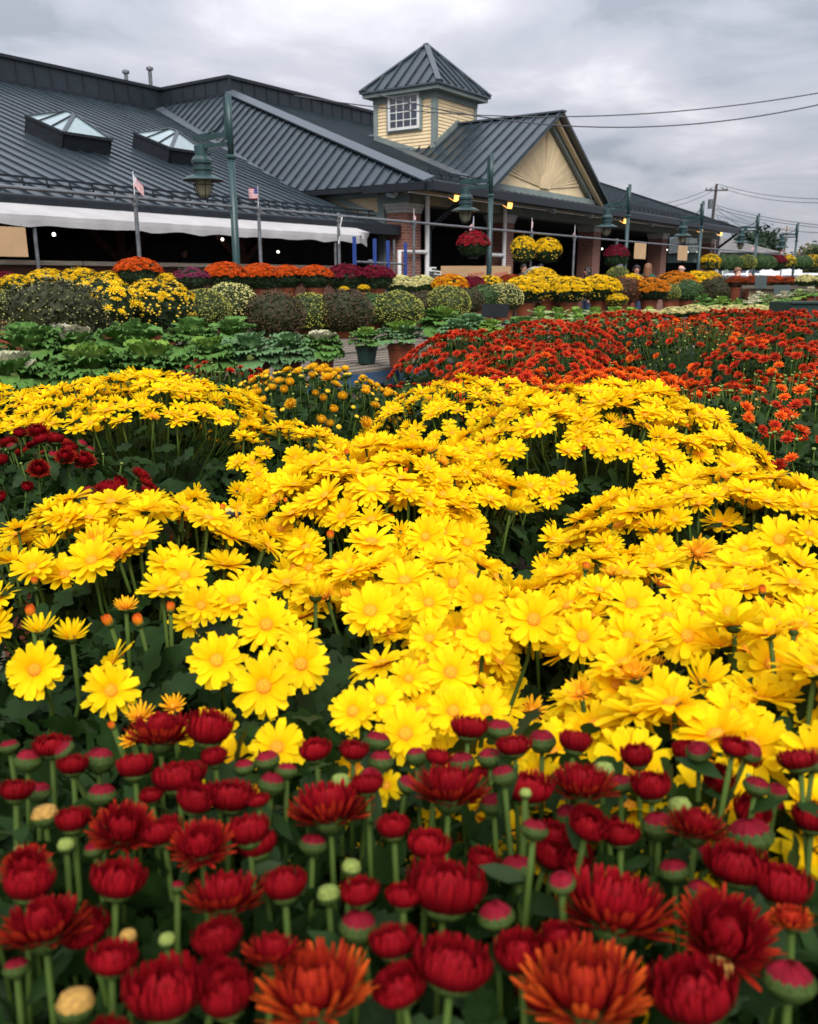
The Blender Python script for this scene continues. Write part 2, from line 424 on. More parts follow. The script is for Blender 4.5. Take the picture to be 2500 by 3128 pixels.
# ================================================================ market hall
BO = (18.8, 13.5, 0.0)
hall = thing('market_hall', 'long market hall with dark standing seam roof, cream cupola and brick columns', 'building', W(BO[0], BO[1], 0), ROT)
def HB(): return MB(BO)
def clip_a(poly, lo, hi):
    def half(P, c, keep_gt):
        out = []
        for i in range(len(P)):
            p, q = P[i], P[(i + 1) % len(P)]
            pin = (p[0] >= c) if keep_gt else (p[0] <= c); qin = (q[0] >= c) if keep_gt else (q[0] <= c)
            if pin: out.append(p)
            if pin != qin:
                t = (c - p[0]) / (q[0] - p[0]); out.append((c, p[1] + t * (q[1] - p[1])))
        return out
    P = half(poly, lo, True)
    return half(P, hi, False) if len(P) > 2 else []
def roof_panels(part, O, e1, e2, poly, w=0.38, sh=0.05, sw=0.038, phase=0.0, mat=None):
    O, e1, e2 = Vector(O), Vector(e1).normalized(), Vector(e2).normalized()
    n = e1.cross(e2).normalized()
    a = min(p[0] for p in poly) + phase; amax = max(p[0] for p in poly)
    pt = lambda q, h=0.0: O + e1 * q[0] + e2 * q[1] + n * h
    a -= w if phase else 0
    while a < amax - 0.02:
        P = clip_a(poly, a, min(a + w, amax))
        if len(P) > 2:
            m = HB()
            m.prism([pt(q) for q in P], n * -0.03)
            S = [q for q in P if abs(q[0] - a) < 1e-6]
            if len(S) >= 2:
                b0, b1 = min(q[1] for q in S), max(q[1] for q in S)
                if b1 - b0 > 0.05:
                    m.bar(pt((a + sw * 0.5, b0), sh / 2), pt((a + sw * 0.5, b1), sh / 2), sw, sh, 0, n)
            m.build('roof_panel', mat or m_roof, part)
        a += w
# --- left roof slope
TL = math.atan(0.345); cL, sL = math.cos(TL), math.sin(TL)
bL = lambda d: (d - 13.9) / cL
rl = HB(); rl.bar((2, 13.92, 2.60), (18.7, 13.92, 2.60), 0.10, 0.10); rl = rl.build('left_roof_slope', m_trimdark, hall)
roof_panels(rl, (0, 13.9, 2.68), (1, 0, 0), (0, cL, sL), [(2, 0), (18.72, 0), (18.72, bL(27.15)), (2, bL(27.15))], sh=.034, sw=.05)
roof_panels(rl, (0, 13.9, 2.68), (1, 0, 0), (0, cL, sL), [(18.72, bL(17.7)), (22.45, bL(27.15)), (18.72, bL(27.15))], sh=.034, sw=.05)
# --- return slope (faces left)
TR = math.atan(0.8876); cR, sR = math.cos(TR), math.sin(TR)
btop = (22.6 - 18.33) / cR
rr_ = HB(); rr_.bar((18.36, 12.6, 3.58), (18.36, 16.8, 3.58), 0.07, 0.12); rr_ = rr_.build('return_roof_slope', m_trimdark, hall)
roof_panels(rr_, (18.33, 0, 3.66), (0, -1, 0), (cR, 0, sR), [(-12.5, 0), (-23.65, btop), (-27.15, btop), (-16.74, 0)])
# --- front slope
TF_ = math.atan(0.34); cF, sF = math.cos(TF_), math.sin(TF_)
bF = lambda d: (d - 12.5) / cF
rf = HB(); rf.bar((18.4, 12.54, 3.58), (44.6, 12.54, 3.58), 0.07, 0.12); rf = rf.build('front_roof_slope', m_trimdark, hall)
roof_panels(rf, (0, 12.5, 3.66), (1, 0, 0), (0, cF, sF), [(18.33, 0), (44.6, 0), (44.6, bF(23.65)), (22.6, bF(23.65))])
# hip cap, valley flashing
m = HB(); m.bar((18.28, 12.45, 3.70), (22.6, 23.65, 7.53), 0.32, 0.05, 0, (-0.45, -0.2, 0.87)); m.build('hip_cap', m_flash, hall)
m = HB(); m.bar((18.50, 16.70, 3.70), (22.45, 27.1, 7.34), 0.40, 0.05, 0, (-0.4, -0.2, 0.9)); m.build('valley_flashing', m_flash, hall)
m = HB(); m.bar((44.62, 12.45, 3.70), (44.62, 23.65, 7.49), 0.16, 0.16); m.build('rake_trim', m_trimdark, hall)
# --- parapet band with seams
pp = HB()
pp.bar((2, 27.2, 8.0), (22.7, 27.2, 8.0), 0.22, 0.10); pp.bar((22.65, 27.3, 8.0), (22.65, 23.6, 8.0), 0.22, 0.098); pp.bar((22.55, 23.7, 8.0), (44.6, 23.7, 8.0), 0.22, 0.102)
pp.bar((2, 27.12, 7.28), (22.4, 27.12, 7.28), 0.06, 0.08, 0); pp.bar((22.56, 27.1, 7.45), (22.56, 23.7, 7.45), 0.06, 0.08)
pp = pp.build('parapet_coping', m_trimdark, hall)
pm = HB(); pm.off = (0, 0, 0); pm.box(0, 0.575, 0, 0.06, 7.15, 7.96); pm.box(0.575, 0.60, -0.03, 0.06, 7.15, 7.96); pm = pm.mesh('parapet_panel', m_parapet)
for i in range(35): ob('parapet_panel', pm, pp, (2 + i * 0.6 - BO[0], 27.16 - BO[1], 0))
for i in range(6): ob('parapet_panel', pm, pp, (22.6 - BO[0], 27.2 - BO[1] - i * 0.6, 0), (0, 0, -math.pi / 2))
for i in range(36): ob('parapet_panel', pm, pp, (22.66 + i * 0.6 - BO[0], 23.66 - BO[1], 0))
# flat roof behind the parapet
m = HB(); m.box(2, 44.5, 27.3, 40, 7.3, 7.4); m.box(22.75, 44.5, 23.8, 27.28, 7.3, 7.398); m.build('flat_roof', m_trimdark, hall)
# --- gutters and snow guards
m = HB(); m.box(2, 18.75, 13.62, 13.86, 2.46, 2.66); m.tube([(2, 13.66, 2.67), (18.75, 13.66, 2.67)], 0.045); m.build('gutter', m_trimdark, hall)
m = HB(); m.box(18.2, 44.75, 12.25, 12.47, 3.44, 3.63); m.tube([(18.2, 12.29, 3.64), (44.75, 12.29, 3.64)], 0.04); m.build('gutter', m_trimdark, hall)
m = HB(); m.box(18.1, 18.31, 12.48, 14.35, 3.45, 3.64); m.build('gutter', m_trimdark, hall)
m = HB()
for dd, zz in ((14.25, 2.95), (14.32, 3.05)): m.bar((2, dd, zz), (18.5, dd, zz), 0.035, 0.035)
for i in range(37): m.bar((2.1 + i * 0.45, 14.25, 2.80), (2.1 + i * 0.45, 14.32, 3.04), 0.02, 0.03)
m.build('snow_guard', m_trimdark, hall)
m = HB()
for dd, zz in ((12.85, 3.93), (12.92, 4.0)): m.bar((18.9, dd, zz), (44.5, dd, zz), 0.03, 0.03)
for i in range(57): m.bar((19 + i * 0.45, 12.8, 3.78), (19 + i * 0.45, 12.93, 4.01), 0.03, 0.04)
m.build('snow_guard', m_trimdark, hall)
# --- skylights sit on the left slope (a along s, b up the slope, h off the roof)
def skylight(a0):
    L = lambda a, b, h: Vector((a0 + a, 13.9 + b * cL - h * sL, 2.68 + b * sL + h * cL))
    b0, b1, wd, ch = (18.15 - 13.9) / cL, (18.15 - 13.9) / cL + 1.45, 1.25, 0.34
    m = HB()
    for (pa, pb) in (((0, b0), (wd, b0)), ((wd, b0), (wd, b1)), ((wd, b1), (0, b1)), ((0, b1), (0, b0))):
        m.prism([L(*pa, -0.05), L(*pb, -0.05), L(*pb, ch), L(*pa, ch)], (L(wd / 2, (b0 + b1) / 2, 0) - L((pa[0] + pb[0]) / 2, (pa[1] + pb[1]) / 2, 0)).normalized() * 0.05)
    sk = m.build('skylight', m_trimdark, hall)
    cx = wd / 2; r0, r1 = L(cx, b0 + 0.58, ch + 0.34), L(cx, b1 - 0.58, ch + 0.34)
    A, B, C, D = L(0, b0, ch + .01), L(wd, b0, ch + .01), L(wd, b1, ch + .01), L(0, b1, ch + .01)
    def pane(pts):
        m = HB(); n = (Vector(pts[1]) - Vector(pts[0])).cross(Vector(pts[2]) - Vector(pts[0])).normalized()
        m.prism(pts, n * -0.012); m.build('pane', m_skyglass, sk)
    lerp = lambda p, q, t: p + (q - p) * t
    for (e0, e1_, q0, q1) in ((D, A, r1, r0), (B, C, r0, r1)):
        pane([e0, lerp(e0, e1_, .33), q0]); pane([lerp(e0, e1_, .33), lerp(e0, e1_, .67), q1, q0]); pane([lerp(e0, e1_, .67), e1_, q1])
    pane([A, B, r0]); pane([C, D, r1])
    m = HB()
    for p, q in ((A, r0), (B, r0), (C, r1), (D, r1)): m.bar(p, q, 0.085, 0.05, 0, (0, -sL, cL))
    m.bar(r0, r1, 0.06, 0.05); m.build('hip_bar', m_flash, sk)
    m = HB()
    for p, q in ((A, B), (B, C), (C, D), (D, A)): m.bar(p, q, 0.06, 0.06)
    for (e0, e1_, q0, q1) in ((D, A, r1, r0), (B, C, r0, r1)):
        m.bar(lerp(e0, e1_, .33), q0, 0.045, 0.05); m.bar(lerp(e0, e1_, .67), q1, 0.045, 0.05)
    m.build('frame', m_trimdark, sk)
skylight(12.25); skylight(15.2)
# --- vent pipes behind the parapet
for (px, py0, py1) in ((388, 222, 262), (462, 212, 270)):
    p = at_d(px, py1, 28.2); q = at_d(px - 4, py0, 28.2)
    s_, d_, z_ = to_sd(p); z1 = to_sd(q)[2]
    m = HB(); m.tube([(s_, d_, 7.3), (s_, d_, z1)], 0.07, 10); m.lathe([(0.0, -0.02), (0.13, -0.02), (0.13, 0.06), (0.0, 0.12)], 12, (s_, d_, z1)); m.build('vent_pipe', m_greypipe, hall)

# --- clapboard walls
def clapboards(part, face, lo, hi, fixed, z0, z1, step=0.1, skip=None):
    """face 's' : wall facing left at s=fixed, lo..hi in d; face 'd': wall facing the camera at d=fixed, lo..hi in s"""
    L = hi - lo
    m = MB()
    if face == 'd': m.prism([(0, 0, 0), (0, -0.028, 0), (0, -0.008, step), (0, 0.0, step)], (L, 0, 0))
    else: m.prism([(0, 0, 0), (-0.028, 0, 0), (-0.008, 0, step), (0.0, 0, step)], (0, L, 0))
    me = m.mesh('clapboard', m_siding)
    k = int((z1 - z0) / step)
    for i in range(k):
        z = z0 + i * step
        loc = (lo - BO[0], fixed - BO[1], z) if face == 'd' else (fixed - BO[0], lo - BO[1], z)
        ob('clapboard', me, part, loc)
# return wall above the left roof
w1 = HB(); w1.box(18.82, 18.95, 14.3, 18.5, 2.6, 3.62); w1 = w1.build('return_wall', m_siding, hall)
clapboards(w1, 's', 14.35, 18.4, 18.82, 2.72, 3.42, 0.1)
m = HB(); m.box(18.74, 18.80, 14.35, 17.3, 3.42, 3.60); m.bar((18.78, 14.3, 2.93), (18.78, 17.0, 3.86), 0.06, 0.14, 0); m.build('wall_trim', m_trim, hall)
# pilaster and lintel of the corner bay (left side)
m = HB(); m.box(18.74, 19.0, 14.16, 14.36, 0, 3.42); m.box(18.735, 18.99, 13.45, 14.37, 3.22, 3.47); m.build('pilaster', m_trim, hall)
m = HB(); m.box(18.84, 18.93, 14.02, 14.18, 0, 3.22); m.build('side_panel', m_olive, hall)
# --- olive beam, cream frieze, soffit
m = HB(); m.box(18.9, 44.75, 13.45, 13.95, 3.24, 3.50); m.build('beam', m_olive, hall)
m = HB(); m.box(18.8, 44.75, 13.42, 13.46, 3.505, 3.62); m.box(18.76, 18.84, 13.46, 14.3, 3.475, 3.62); m.build('frieze', m_siding, hall)
m = HB(); m.box(18.32, 44.7, 12.47, 13.42, 3.56, 3.60); m.build('soffit', m_trim, hall)
# --- brick columns with stepped cast stone capitals
for s0 in (18.8, 23.8, 30.35, 37.35, 44.05):
    m = HB(); m.box(s0, s0 + 0.65, 13.5, 14.1, 0, 3.02); m.off = (s0, 13.5, 0)
    c = m.build('brick_column', m_brick, hall, loc=(s0 - BO[0], 13.5 - BO[1], 0))
    m = MB()
    for k in range(3):
        e_ = 0.02 + 0.025 * k; m.box(-e_, 0.65 + e_, -e_, 0.6 + e_, 3.021 + 0.075 * k, 3.021 + 0.075 * k + 0.070)
    m.build('capital', m_cast, c)
# --- white conduit and downpipes on the columns
for s0 in (19.55, 23.62): m = HB(); m.tube([(s0, 13.36, 0), (s0, 13.36, 3.45)], 0.062, 10); m.build('white_downpipe', m_white, hall)
for pts_ in ([(18.3, 13.35, 0), (18.3, 13.35, 2.06), (19.50, 13.35, 2.06)], [(22.7, 13.35, 2.06), (23.57, 13.35, 2.06)]):
    m = HB(); m.tube(pts_, 0.055, 8); m.build('white_conduit', m_white, hall)
m = HB(); m.tube([(20.0, 12.4, 3.45), (19.95, 12.6, 3.3), (19.75, 13.3, 2.75), (19.72, 13.42, 2.6), (19.72, 13.42, 0)], 0.07, 8); m.build('dark_downpipe', m_trimdark, hall)
m = HB(); m.tube([(44.4, 12.4, 3.45), (44.5, 13.3, 2.8), (44.6, 13.42, 2.6), (44.6, 13.42, 0)], 0.06, 8); m.build('dark_downpipe', m_trimdark, hall)
m = HB(); m.box(44.72, 44.95, 13.3, 13.6, 0, 3.4); m.build('end_post', m_white, hall)
# --- interior: floor, ceiling, back and end walls, timber posts
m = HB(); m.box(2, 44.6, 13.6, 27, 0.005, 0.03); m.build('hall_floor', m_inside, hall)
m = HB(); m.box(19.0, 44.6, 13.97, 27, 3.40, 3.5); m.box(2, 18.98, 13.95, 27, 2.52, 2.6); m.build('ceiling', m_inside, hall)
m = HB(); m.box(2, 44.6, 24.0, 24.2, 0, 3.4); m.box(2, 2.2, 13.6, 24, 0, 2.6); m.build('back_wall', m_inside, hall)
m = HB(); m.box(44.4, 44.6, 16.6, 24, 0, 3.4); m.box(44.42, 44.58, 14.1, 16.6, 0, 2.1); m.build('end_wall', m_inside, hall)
ew = HB()
for k in range(4): ew.box(44.44, 44.56, 14.12 + k * 0.8, 14.18 + k * 0.8, 2.1, 3.4)
for z in (2.1, 2.55, 3.0): ew.box(44.45, 44.55, 14.12, 16.6, z, z + 0.05)
ew = ew.build('end_window', m_trimdark, hall)
for k in range(3):
    for z0, z1 in ((2.15, 2.55), (2.6, 3.0), (3.05, 3.4)):
        m = HB(); m.box(44.49, 44.51, 14.18 + k * 0.8, 14.92 + k * 0.8, z0, z1); m.build('pane', m_glass, ew)
for s0 in (4.5, 8.0, 11.6, 15.0):
    m = HB(); m.box(s0, s0 + 0.2, 15.6, 15.8, 0, 2.52); m.bar((s0 + 0.1, 15.7, 1.7), (s0 + 1.0, 15.7, 2.5), 0.14, 0.14); m.bar((s0 + 0.1, 15.7, 1.7), (s0 - 0.8, 15.7, 2.5), 0.14, 0.14); m.build('timber_post', m_brownwood, hall)
# --- brown counter wall with weathered shelf under the awning
m = HB(); m.box(2, 16.2, 13.35, 13.5, 0, 1.60); m.build('counter_wall', m_brownwood, hall)
for k in range(4):
    m = HB(); m.box(2 + k * 3.55, 5.52 + k * 3.55, 13.18, 13.6, 1.605, 1.675); m.build('shelf_board', m_oldwood, hall)
# --- front gable with sunburst
m = HB(); m.prism([(21.5, 12.85, 3.8), (28.6, 12.85, 3.8), (25.05, 12.85, 5.96)], (0, 0.08, 0)); ga = m.build('gable_wall', m_siding, hall)
c0 = Vector((25.05, 12.83, 4.02))
for k in range(-29, 30):
    if k == 0: continue
    an = k / 30.0 * R(86)
    dx, dz = math.sin(an), math.cos(an)
    # distance to the rake or the base
    t = min((5.78 - c0.z) / (dz + abs(dx) * 0.617), 3.25)
    if t < 0.5: continue
    a1, a2 = c0 + Vector((dx, 0, dz)) * 0.34, c0 + Vector((dx, 0, dz)) * t
    pr = Vector((dz, 0, -dx)); hw1, hw2 = 0.34 * 0.017, t * 0.017
    m = HB(); m.prism([a1 - pr * hw1, a1 + pr * hw1, a2 + pr * hw2, a2 - pr * hw2], (0, -0.018, 0)); m.build('sunburst_ray', m_siding, ga)
m = HB(); m.prism([c0 + Vector((math.cos(R(a)) * 0.3, 0, math.sin(R(a)) * 0.38)) for a in range(0, 181, 15)], (0, -0.05, 0)); m.build('sunburst_hub', m_siding, ga)
m = HB(); m.bar((21.3, 12.58, 3.70), (25.05, 12.58, 5.99), 0.14, 0.09); m.bar((28.8, 12.58, 3.70), (25.05, 12.58, 5.99), 0.14, 0.09)
m.build('rake_board', m_siding, ga)
m = HB(); m.bar((21.9, 12.74, 3.96), (25.05, 12.74, 5.87), 0.12, 0.12); m.bar((28.2, 12.74, 3.96), (25.05, 12.74, 5.87), 0.12, 0.12); m.box(21.6, 28.5, 12.68, 12.84, 3.72, 3.92); m.build('gable_trim', m_trim, ga)
TG = math.atan(0.617); cG, sG = math.cos(TG), math.sin(TG)
bt2 = 3.9 / cG
rg = HB(); rg.bar((25.05, 12.25, 6.13), (25.05, 16.0, 6.13), 0.22, 0.05); rg = rg.build('gable_roof', m_flash, hall)
roof_panels(rg, (21.15, 0, 3.70), (0, -1, 0), (cG, 0, sG), [(-12.3, 0), (-12.6, 0), (-19.6, bt2), (-12.3, bt2)][::-1])
roof_panels(rg, (28.95, 0, 3.70), (0, 1, 0), (-cG, 0, sG), [(12.3, 0), (12.6, 0), (19.6, bt2), (12.3, bt2)])
m = HB(); m.bar((21.25, 12.7, 3.82), (23.75, 17.4, 5.40), 0.34, 0.04, 0, (-0.3, -0.3, 0.9)); m.build('valley_flashing', m_flash, hall)
# --- cupola
T0, T1, D0, D1 = 23.75, 26.15, 15.96, 18.3
cu = HB(); cu.box(T0 + .03, T1 - .03, D0 + .03, D1 - .03, 4.4, 6.95); cu = cu.build('cupola', m_siding, hall)
clapboards(cu, 's', D0 + .05, D1 - .05, T0 + .03, 4.9, 6.85, 0.1)
clapboards(cu, 'd', T0 + .05, T1 - .05, D0 + .03, 4.9, 6.85, 0.1)
for (a, b_) in ((T0, D0), (T1, D0), (T0, D1), (T1, D1)): m = HB(); m.box(a - 0.14 if a == T1 else a - .02, a + .02 if a == T1 else a + 0.14, b_ - .02 if b_ == D0 else b_ - 0.14, b_ + 0.14 if b_ == D0 else b_ + .02, 4.6, 6.9); m.build('corner_board', m_trim, cu)
m = HB(); m.box(T0 - .03, T1 + .03, D0 - .03, D1 + .03, 6.72, 6.9); m.box(T0 - .27, T1 + .27, D0 - .27, D1 + .27, 6.9, 7.06); m.build('cornice', m_trim, cu)
m = HB(); m.bar((T0 - .02, D0, 4.98), (T0 - .02, D1, 5.72), 0.05, 0.22); m.bar((T0, D0 - .02, 5.36), (25.05, D0 - .02, 6.15), 0.05, 0.2); m.bar((T1, D0 - .02, 5.40), (25.05, D0 - .02, 6.14), 0.05, 0.2); m.build('base_flashing', m_trim, cu)
# window on the left face
wc0, wc1 = to_sd(at_s(1194, 345, T0)), to_sd(at_s(1281, 340, T0))
wd0, wd1 = wc1[1], wc0[1]
wz0, wz1 = to_sd(at_s(1236, 392, T0))[2], to_sd(at_s(1236, 293, T0))[2]
m = HB(); m.box(T0 - .05, T0 - .002, wd0 - .13, wd1 + .13, wz0 - .1, wz1 + .13); wi = m.build('window', m_trim, cu)
m = HB()
for (y0, y1, z0, z1) in ((wd0 - .05, wd0 + .03, wz0 - .05, wz1 + .05), (wd1 - .03, wd1 + .05, wz0 - .05, wz1 + .05), (wd0 + .03, wd1 - .03, wz0 - .05, wz0 + .03), (wd0 + .03, wd1 - .03, wz1 - .03, wz1 + .05)): m.box(T0 - .09, T0 - .052, y0, y1, z0, z1)
for k in range(1, 4):
    y = wd0 + (wd1 - wd0) * k / 4; m.box(T0 - .082, T0 - .066, y - .013, y + .013, wz0 + .03, wz1 - .03)
for k in range(1, 4):
    z = wz0 + (wz1 - wz0) * k / 4; m.box(T0 - .081, T0 - .067, wd0 + .03, wd1 - .03, z - .013, z + .013)
m.build('frame', m_white, wi)
for i in range(4):
    for j in range(4):
        y0, y1 = wd0 + (wd1 - wd0) * i / 4, wd0 + (wd1 - wd0) * (i + 1) / 4; z0, z1 = wz0 + (wz1 - wz0) * j / 4, wz0 + (wz1 - wz0) * (j + 1) / 4
        m = HB(); m.box(T0 - .064, T0 - .056, y0, y1, z0, z1); m.build('pane', m_winglass, wi)
# cupola roof
cs, cd = (T0 + T1) / 2, (D0 + D1) / 2
hz = to_sd(at_s(1305, 137, cs))[2]
EZ, OV = 7.07, 0.34
rc = HB(); hw_s, hw_d = (T1 - T0) / 2 + OV, (D1 - D0) / 2 + OV
cor = [Vector((cs - hw_s, cd - hw_d, EZ)), Vector((cs + hw_s, cd - hw_d, EZ)), Vector((cs + hw_s, cd + hw_d, EZ)), Vector((cs - hw_s, cd + hw_d, EZ))]
apx = Vector((cs, cd, hz))
for q in cor: rc.bar(q + Vector((0, 0, .03)), apx + Vector((0, 0, .03)), 0.17, 0.05)
rc.box(cs - hw_s, cs + hw_s, cd - hw_d, cd + hw_d, EZ - .05, EZ - .005)
rc = rc.build('cupola_roof', m_flash, hall)
for k in range(4):
    p, q = cor[k], cor[(k + 1) % 4]; mid = (p + q) / 2
    e1 = (q - p).normalized(); e2 = (apx - mid); b1 = e2.length; e2.normalize()
    hl = (q - p).length / 2
    roof_panels(rc, mid, e1, e2, [(-hl, 0), (hl, 0), (0, b1)], w=0.4, phase=0.2)

# ================================================================ awning
aw = thing('awning', 'long white canvas awning with scalloped edge under the left roof', 'awning', W(2, 13.8, 0), ROT)
m = MB((2, 13.8, 0))
ns = 150; prof = []
for i in range(ns + 1):
    s = 2 + i * 14.9 / ns
    ph = s * 2 * math.pi / 1.15
    sag = 0.008 * math.sin(ph) + 0.005 * math.sin(ph * 2.7)
    e_ = max(0, (s - 16.2) / 0.7)
    d1, z1 = 12.95 + 0.35 * e_, 2.34 - 0.10 * e_
    hem = 2.165 + 0.03 * abs(math.sin(ph / 2)) + 0.01 * math.sin(s * 7) - 0.06 * e_
    prof.append([(s, 13.86, 2.60), (s, 13.55, 2.535 + sag * .15), (s, 13.2, 2.44 + sag * .35), (s, d1, z1 + sag * .4), (s, d1 - .005 + sag * .4, 2.27), (s, d1 - .005 + sag * .9, hem)])
vs = [p for r_ in prof for p in r_]
k = len(prof[0])
fs = [(i * k + j, (i + 1) * k + j, (i + 1) * k + j + 1, i * k + j + 1) for i in range(ns) for j in range(k - 1)]
m.add(vs, fs)
o = m.build('canopy', m_canvas, aw, smooth=False)
md = o.modifiers.new('thick', 'SOLIDIFY'); md.thickness = 0.008
m = MB((2, 13.8, 0)); m.tube([(2, 12.97, 2.33), (16.3, 12.97, 2.33)], 0.02)
for s in (5.2, 9.2, 13.2, 16.2): m.tube([(s, 12.97, 2.33), (s, 13.6, 2.3)], 0.018)
m.build('front_bar', m_greypipe, aw)
for i, s in enumerate((8.15, 12.4, 15.4, 17.6)):
    t = thing('awning_post', 'thin grey post holding up the white awning, %s from the left' % ORD[i], 'post', W(s, 13.0, 0), ROT, 'awning posts')
    m = MB(); m.tube([(0, 0, 0), (0, 0, 2.3)], 0.03); m.build('pole', m_greypipe, t)
    m = MB(); m.lathe([(0.07, 0), (0.07, 0.015), (0.035, 0.03)], 10); m.build('foot', m_greypipe, t)
# ================================================================ street lamps along the walk
def make_lamp(label):
    t = thing('street_lamp', label, 'street lamp', (0, 0, 0), ROT, 'green street lamps along the walk')
    m = MB(); m.tube([(0, 0, 0), (0, 0, 3.04)], 0.058, 14, r1=0.05); m.tube([(0, 0, 3.04), (0, 0, 3.83)], 0.043, 12); m.build('pole', m_lampgreen, t, True)
    m = MB(); m.lathe([(0.17, 0), (0.17, 0.1), (0.11, 0.16), (0.09, 0.5), (0.06, 0.55)], 14); m.build('base', m_lampgreen, t)
    m = MB(); m.lathe([(0.05, 3.0), (0.075, 3.015), (0.075, 3.04), (0.045, 3.06)], 14); m.build('collar', m_lampgreen, t)
    m = MB(); m.box(-0.02, 0.02, 0.045, 0.09, 3.25, 3.76); m.tube([(0, 0.07, 3.74), (0, 0.08, 3.6), (0, 0.14, 3.49), (0, 0.28, 3.40), (0, 0.45, 3.37), (0, 0.62, 3.366)], 0.016, 8); m.build('brace', m_lampgreen, t)
    for z, h in ((3.32, 0.07), (3.20, 0.055)):
        m = MB(); m.box(-0.03, 0.03, 0.04, 0.72, z - h / 2, z + h / 2); m.build('arm', m_lampgreen, t)
    y = 0.60
    HZ = 0.285
    m = MB(); m.tube([(0, y, 3.2), (0, y, 2.93 + HZ)], 0.022, 8)
    m.lathe([(0.05, 2.95), (0.095, 2.93), (0.095, 2.80), (0.12, 2.785), (0.15, 2.74), (0.15, 2.70), (0.125, 2.69), (0.125, 2.65), (0.145, 2.645), (0.145, 2.61), (0.125, 2.60), (0.125, 2.55), (0.14, 2.545)], 18, (0, y, HZ)); m.build('lamp_housing', m_lampgreen, t)
    m = MB(); m.lathe([(0.12, 2.545), (0.17, 2.54), (0.22, 2.52), (0.30, 2.475), (0.302, 2.468), (0.22, 2.50), (0.12, 2.52)], 24, (0, y, HZ)); m.build('lamp_shade', m_lampgreen, t, True)
    m = MB(); m.lathe([(0.118, 2.515), (0.122, 2.42), (0.115, 2.36), (0.09, 2.29), (0.05, 2.245), (0.0, 2.235)], 18, (0, y, HZ)); m.build('globe', m_lampglass, t, True)
    m = MB()
    for k in range(6):
        a = k * math.pi / 3; c, s = math.cos(a), math.sin(a)
        m.tube([(c * r_, y + s * r_, z + HZ) for r_, z in ((0.14, 2.52), (0.143, 2.42), (0.13, 2.34), (0.1, 2.27), (0.055, 2.228), (0, 2.218))], 0.006, 5)
    for r_, z in ((0.144, 2.41),):
        m.tube([(r_ * math.cos(i * math.pi / 12), y + r_ * math.sin(i * math.pi / 12), z + HZ) for i in range(25)], 0.006, 5)
    m.build('guard_cage', m_trimdark, t)
    m = MB(); m.lathe([(0.0, 2.52), (0.045, 2.5), (0.05, 2.4), (0.0, 2.33)], 10, (0, y, HZ)); m.build('bulb', m_white, t)
    return t
lamp_s = [9.06, 16.19, 23.53, 29.84, 36.75, 43.48]
lamp_l = ['dark green street lamp in front of the left roof and white awning', 'dark green street lamp by the red hanging basket and the cardboard boxes',
          'dark green street lamp beside the dark maroon hanging basket', 'dark green street lamp right of the bald man and the cardboard sign',
          'dark green street lamp in front of the tall dark tree', 'farthest dark green street lamp, at the right edge of the photo']
lamp0 = make_lamp(lamp_l[0]); lamp0.location = W(lamp_s[0], 9.5)
for s, l in list(zip(lamp_s, lamp_l))[1:]:
    c = copy_tree(lamp0, None, W(s, 9.5)); c['label'] = l

# ================================================================ overhead rail, its posts and the small flags
rail = thing('overhead_rail', 'long horizontal galvanised pipe rail running above the flower benches', 'rail', W(3, 9.5, 0), ROT)
m = MB(); m.tube([(0, 0, 2.375), (46, 0, 2.375)], 0.022, 8); m.build('pipe', m_greypipe, rail)
m = MB()
for k in range(9): m.lathe([(0.026, -0.05), (0.034, -0.05), (0.034, 0.05), (0.026, 0.05)], 8, (0, 0, 0))
m = MB(); m.tube([(0.05, 0, 2.375), (0.16, 0, 2.375)], 0.034, 8); m.build('coupling', m_greypipe, rail)
post_px = [420, 793, 1035, 1265, 1625, 1757, 1887, 2190, 2310, 2400]
post_lb = ['grey pipe post with a drooping flag in front of the awning', 'grey pipe post with a flying flag right of the nearest street lamp', 'grey pipe post with a white streamer tied near its top',
           'grey pipe post in front of the brick corner column', 'grey pipe post between the two yellow hanging baskets', 'grey pipe post left of the third brick column', 'grey pipe post by the maroon hanging basket',
           'grey pipe post at the right end of the market hall', 'grey pipe post in front of the tall dark tree', 'grey pipe post near the right edge with a small flag']
posts = []
for px, lb in zip(post_px, post_lb):
    p = at_d(px, 700, 9.5); s = to_sd(p)[0]
    t = thing('rail_post', lb, 'post', W(s, 9.5, 0), ROT, 'pipe posts under the overhead rail'); posts.append((t, s))
    m = MB(); m.tube([(0, 0, 0), (0, 0, 2.36)], 0.026, 8); m.build('pole', m_greypipe, t)
    m = MB(); m.tube([(0, 0, 2.28), (0, 0, 2.42)], 0.036, 8); m.box(-.04, .04, -.035, .035, 2.335, 2.36); m.build('clamp', m_greypipe, t)
m_flagr = M('flag_red', (0.42, 0.055, 0.065), 0.8, var=0.1); m_flagw = M('flag_white', (0.62, 0.60, 0.60), 0.8, var=0.08); m_flagb = M('flag_blue', (0.055, 0.06, 0.20), 0.8, var=0.1)
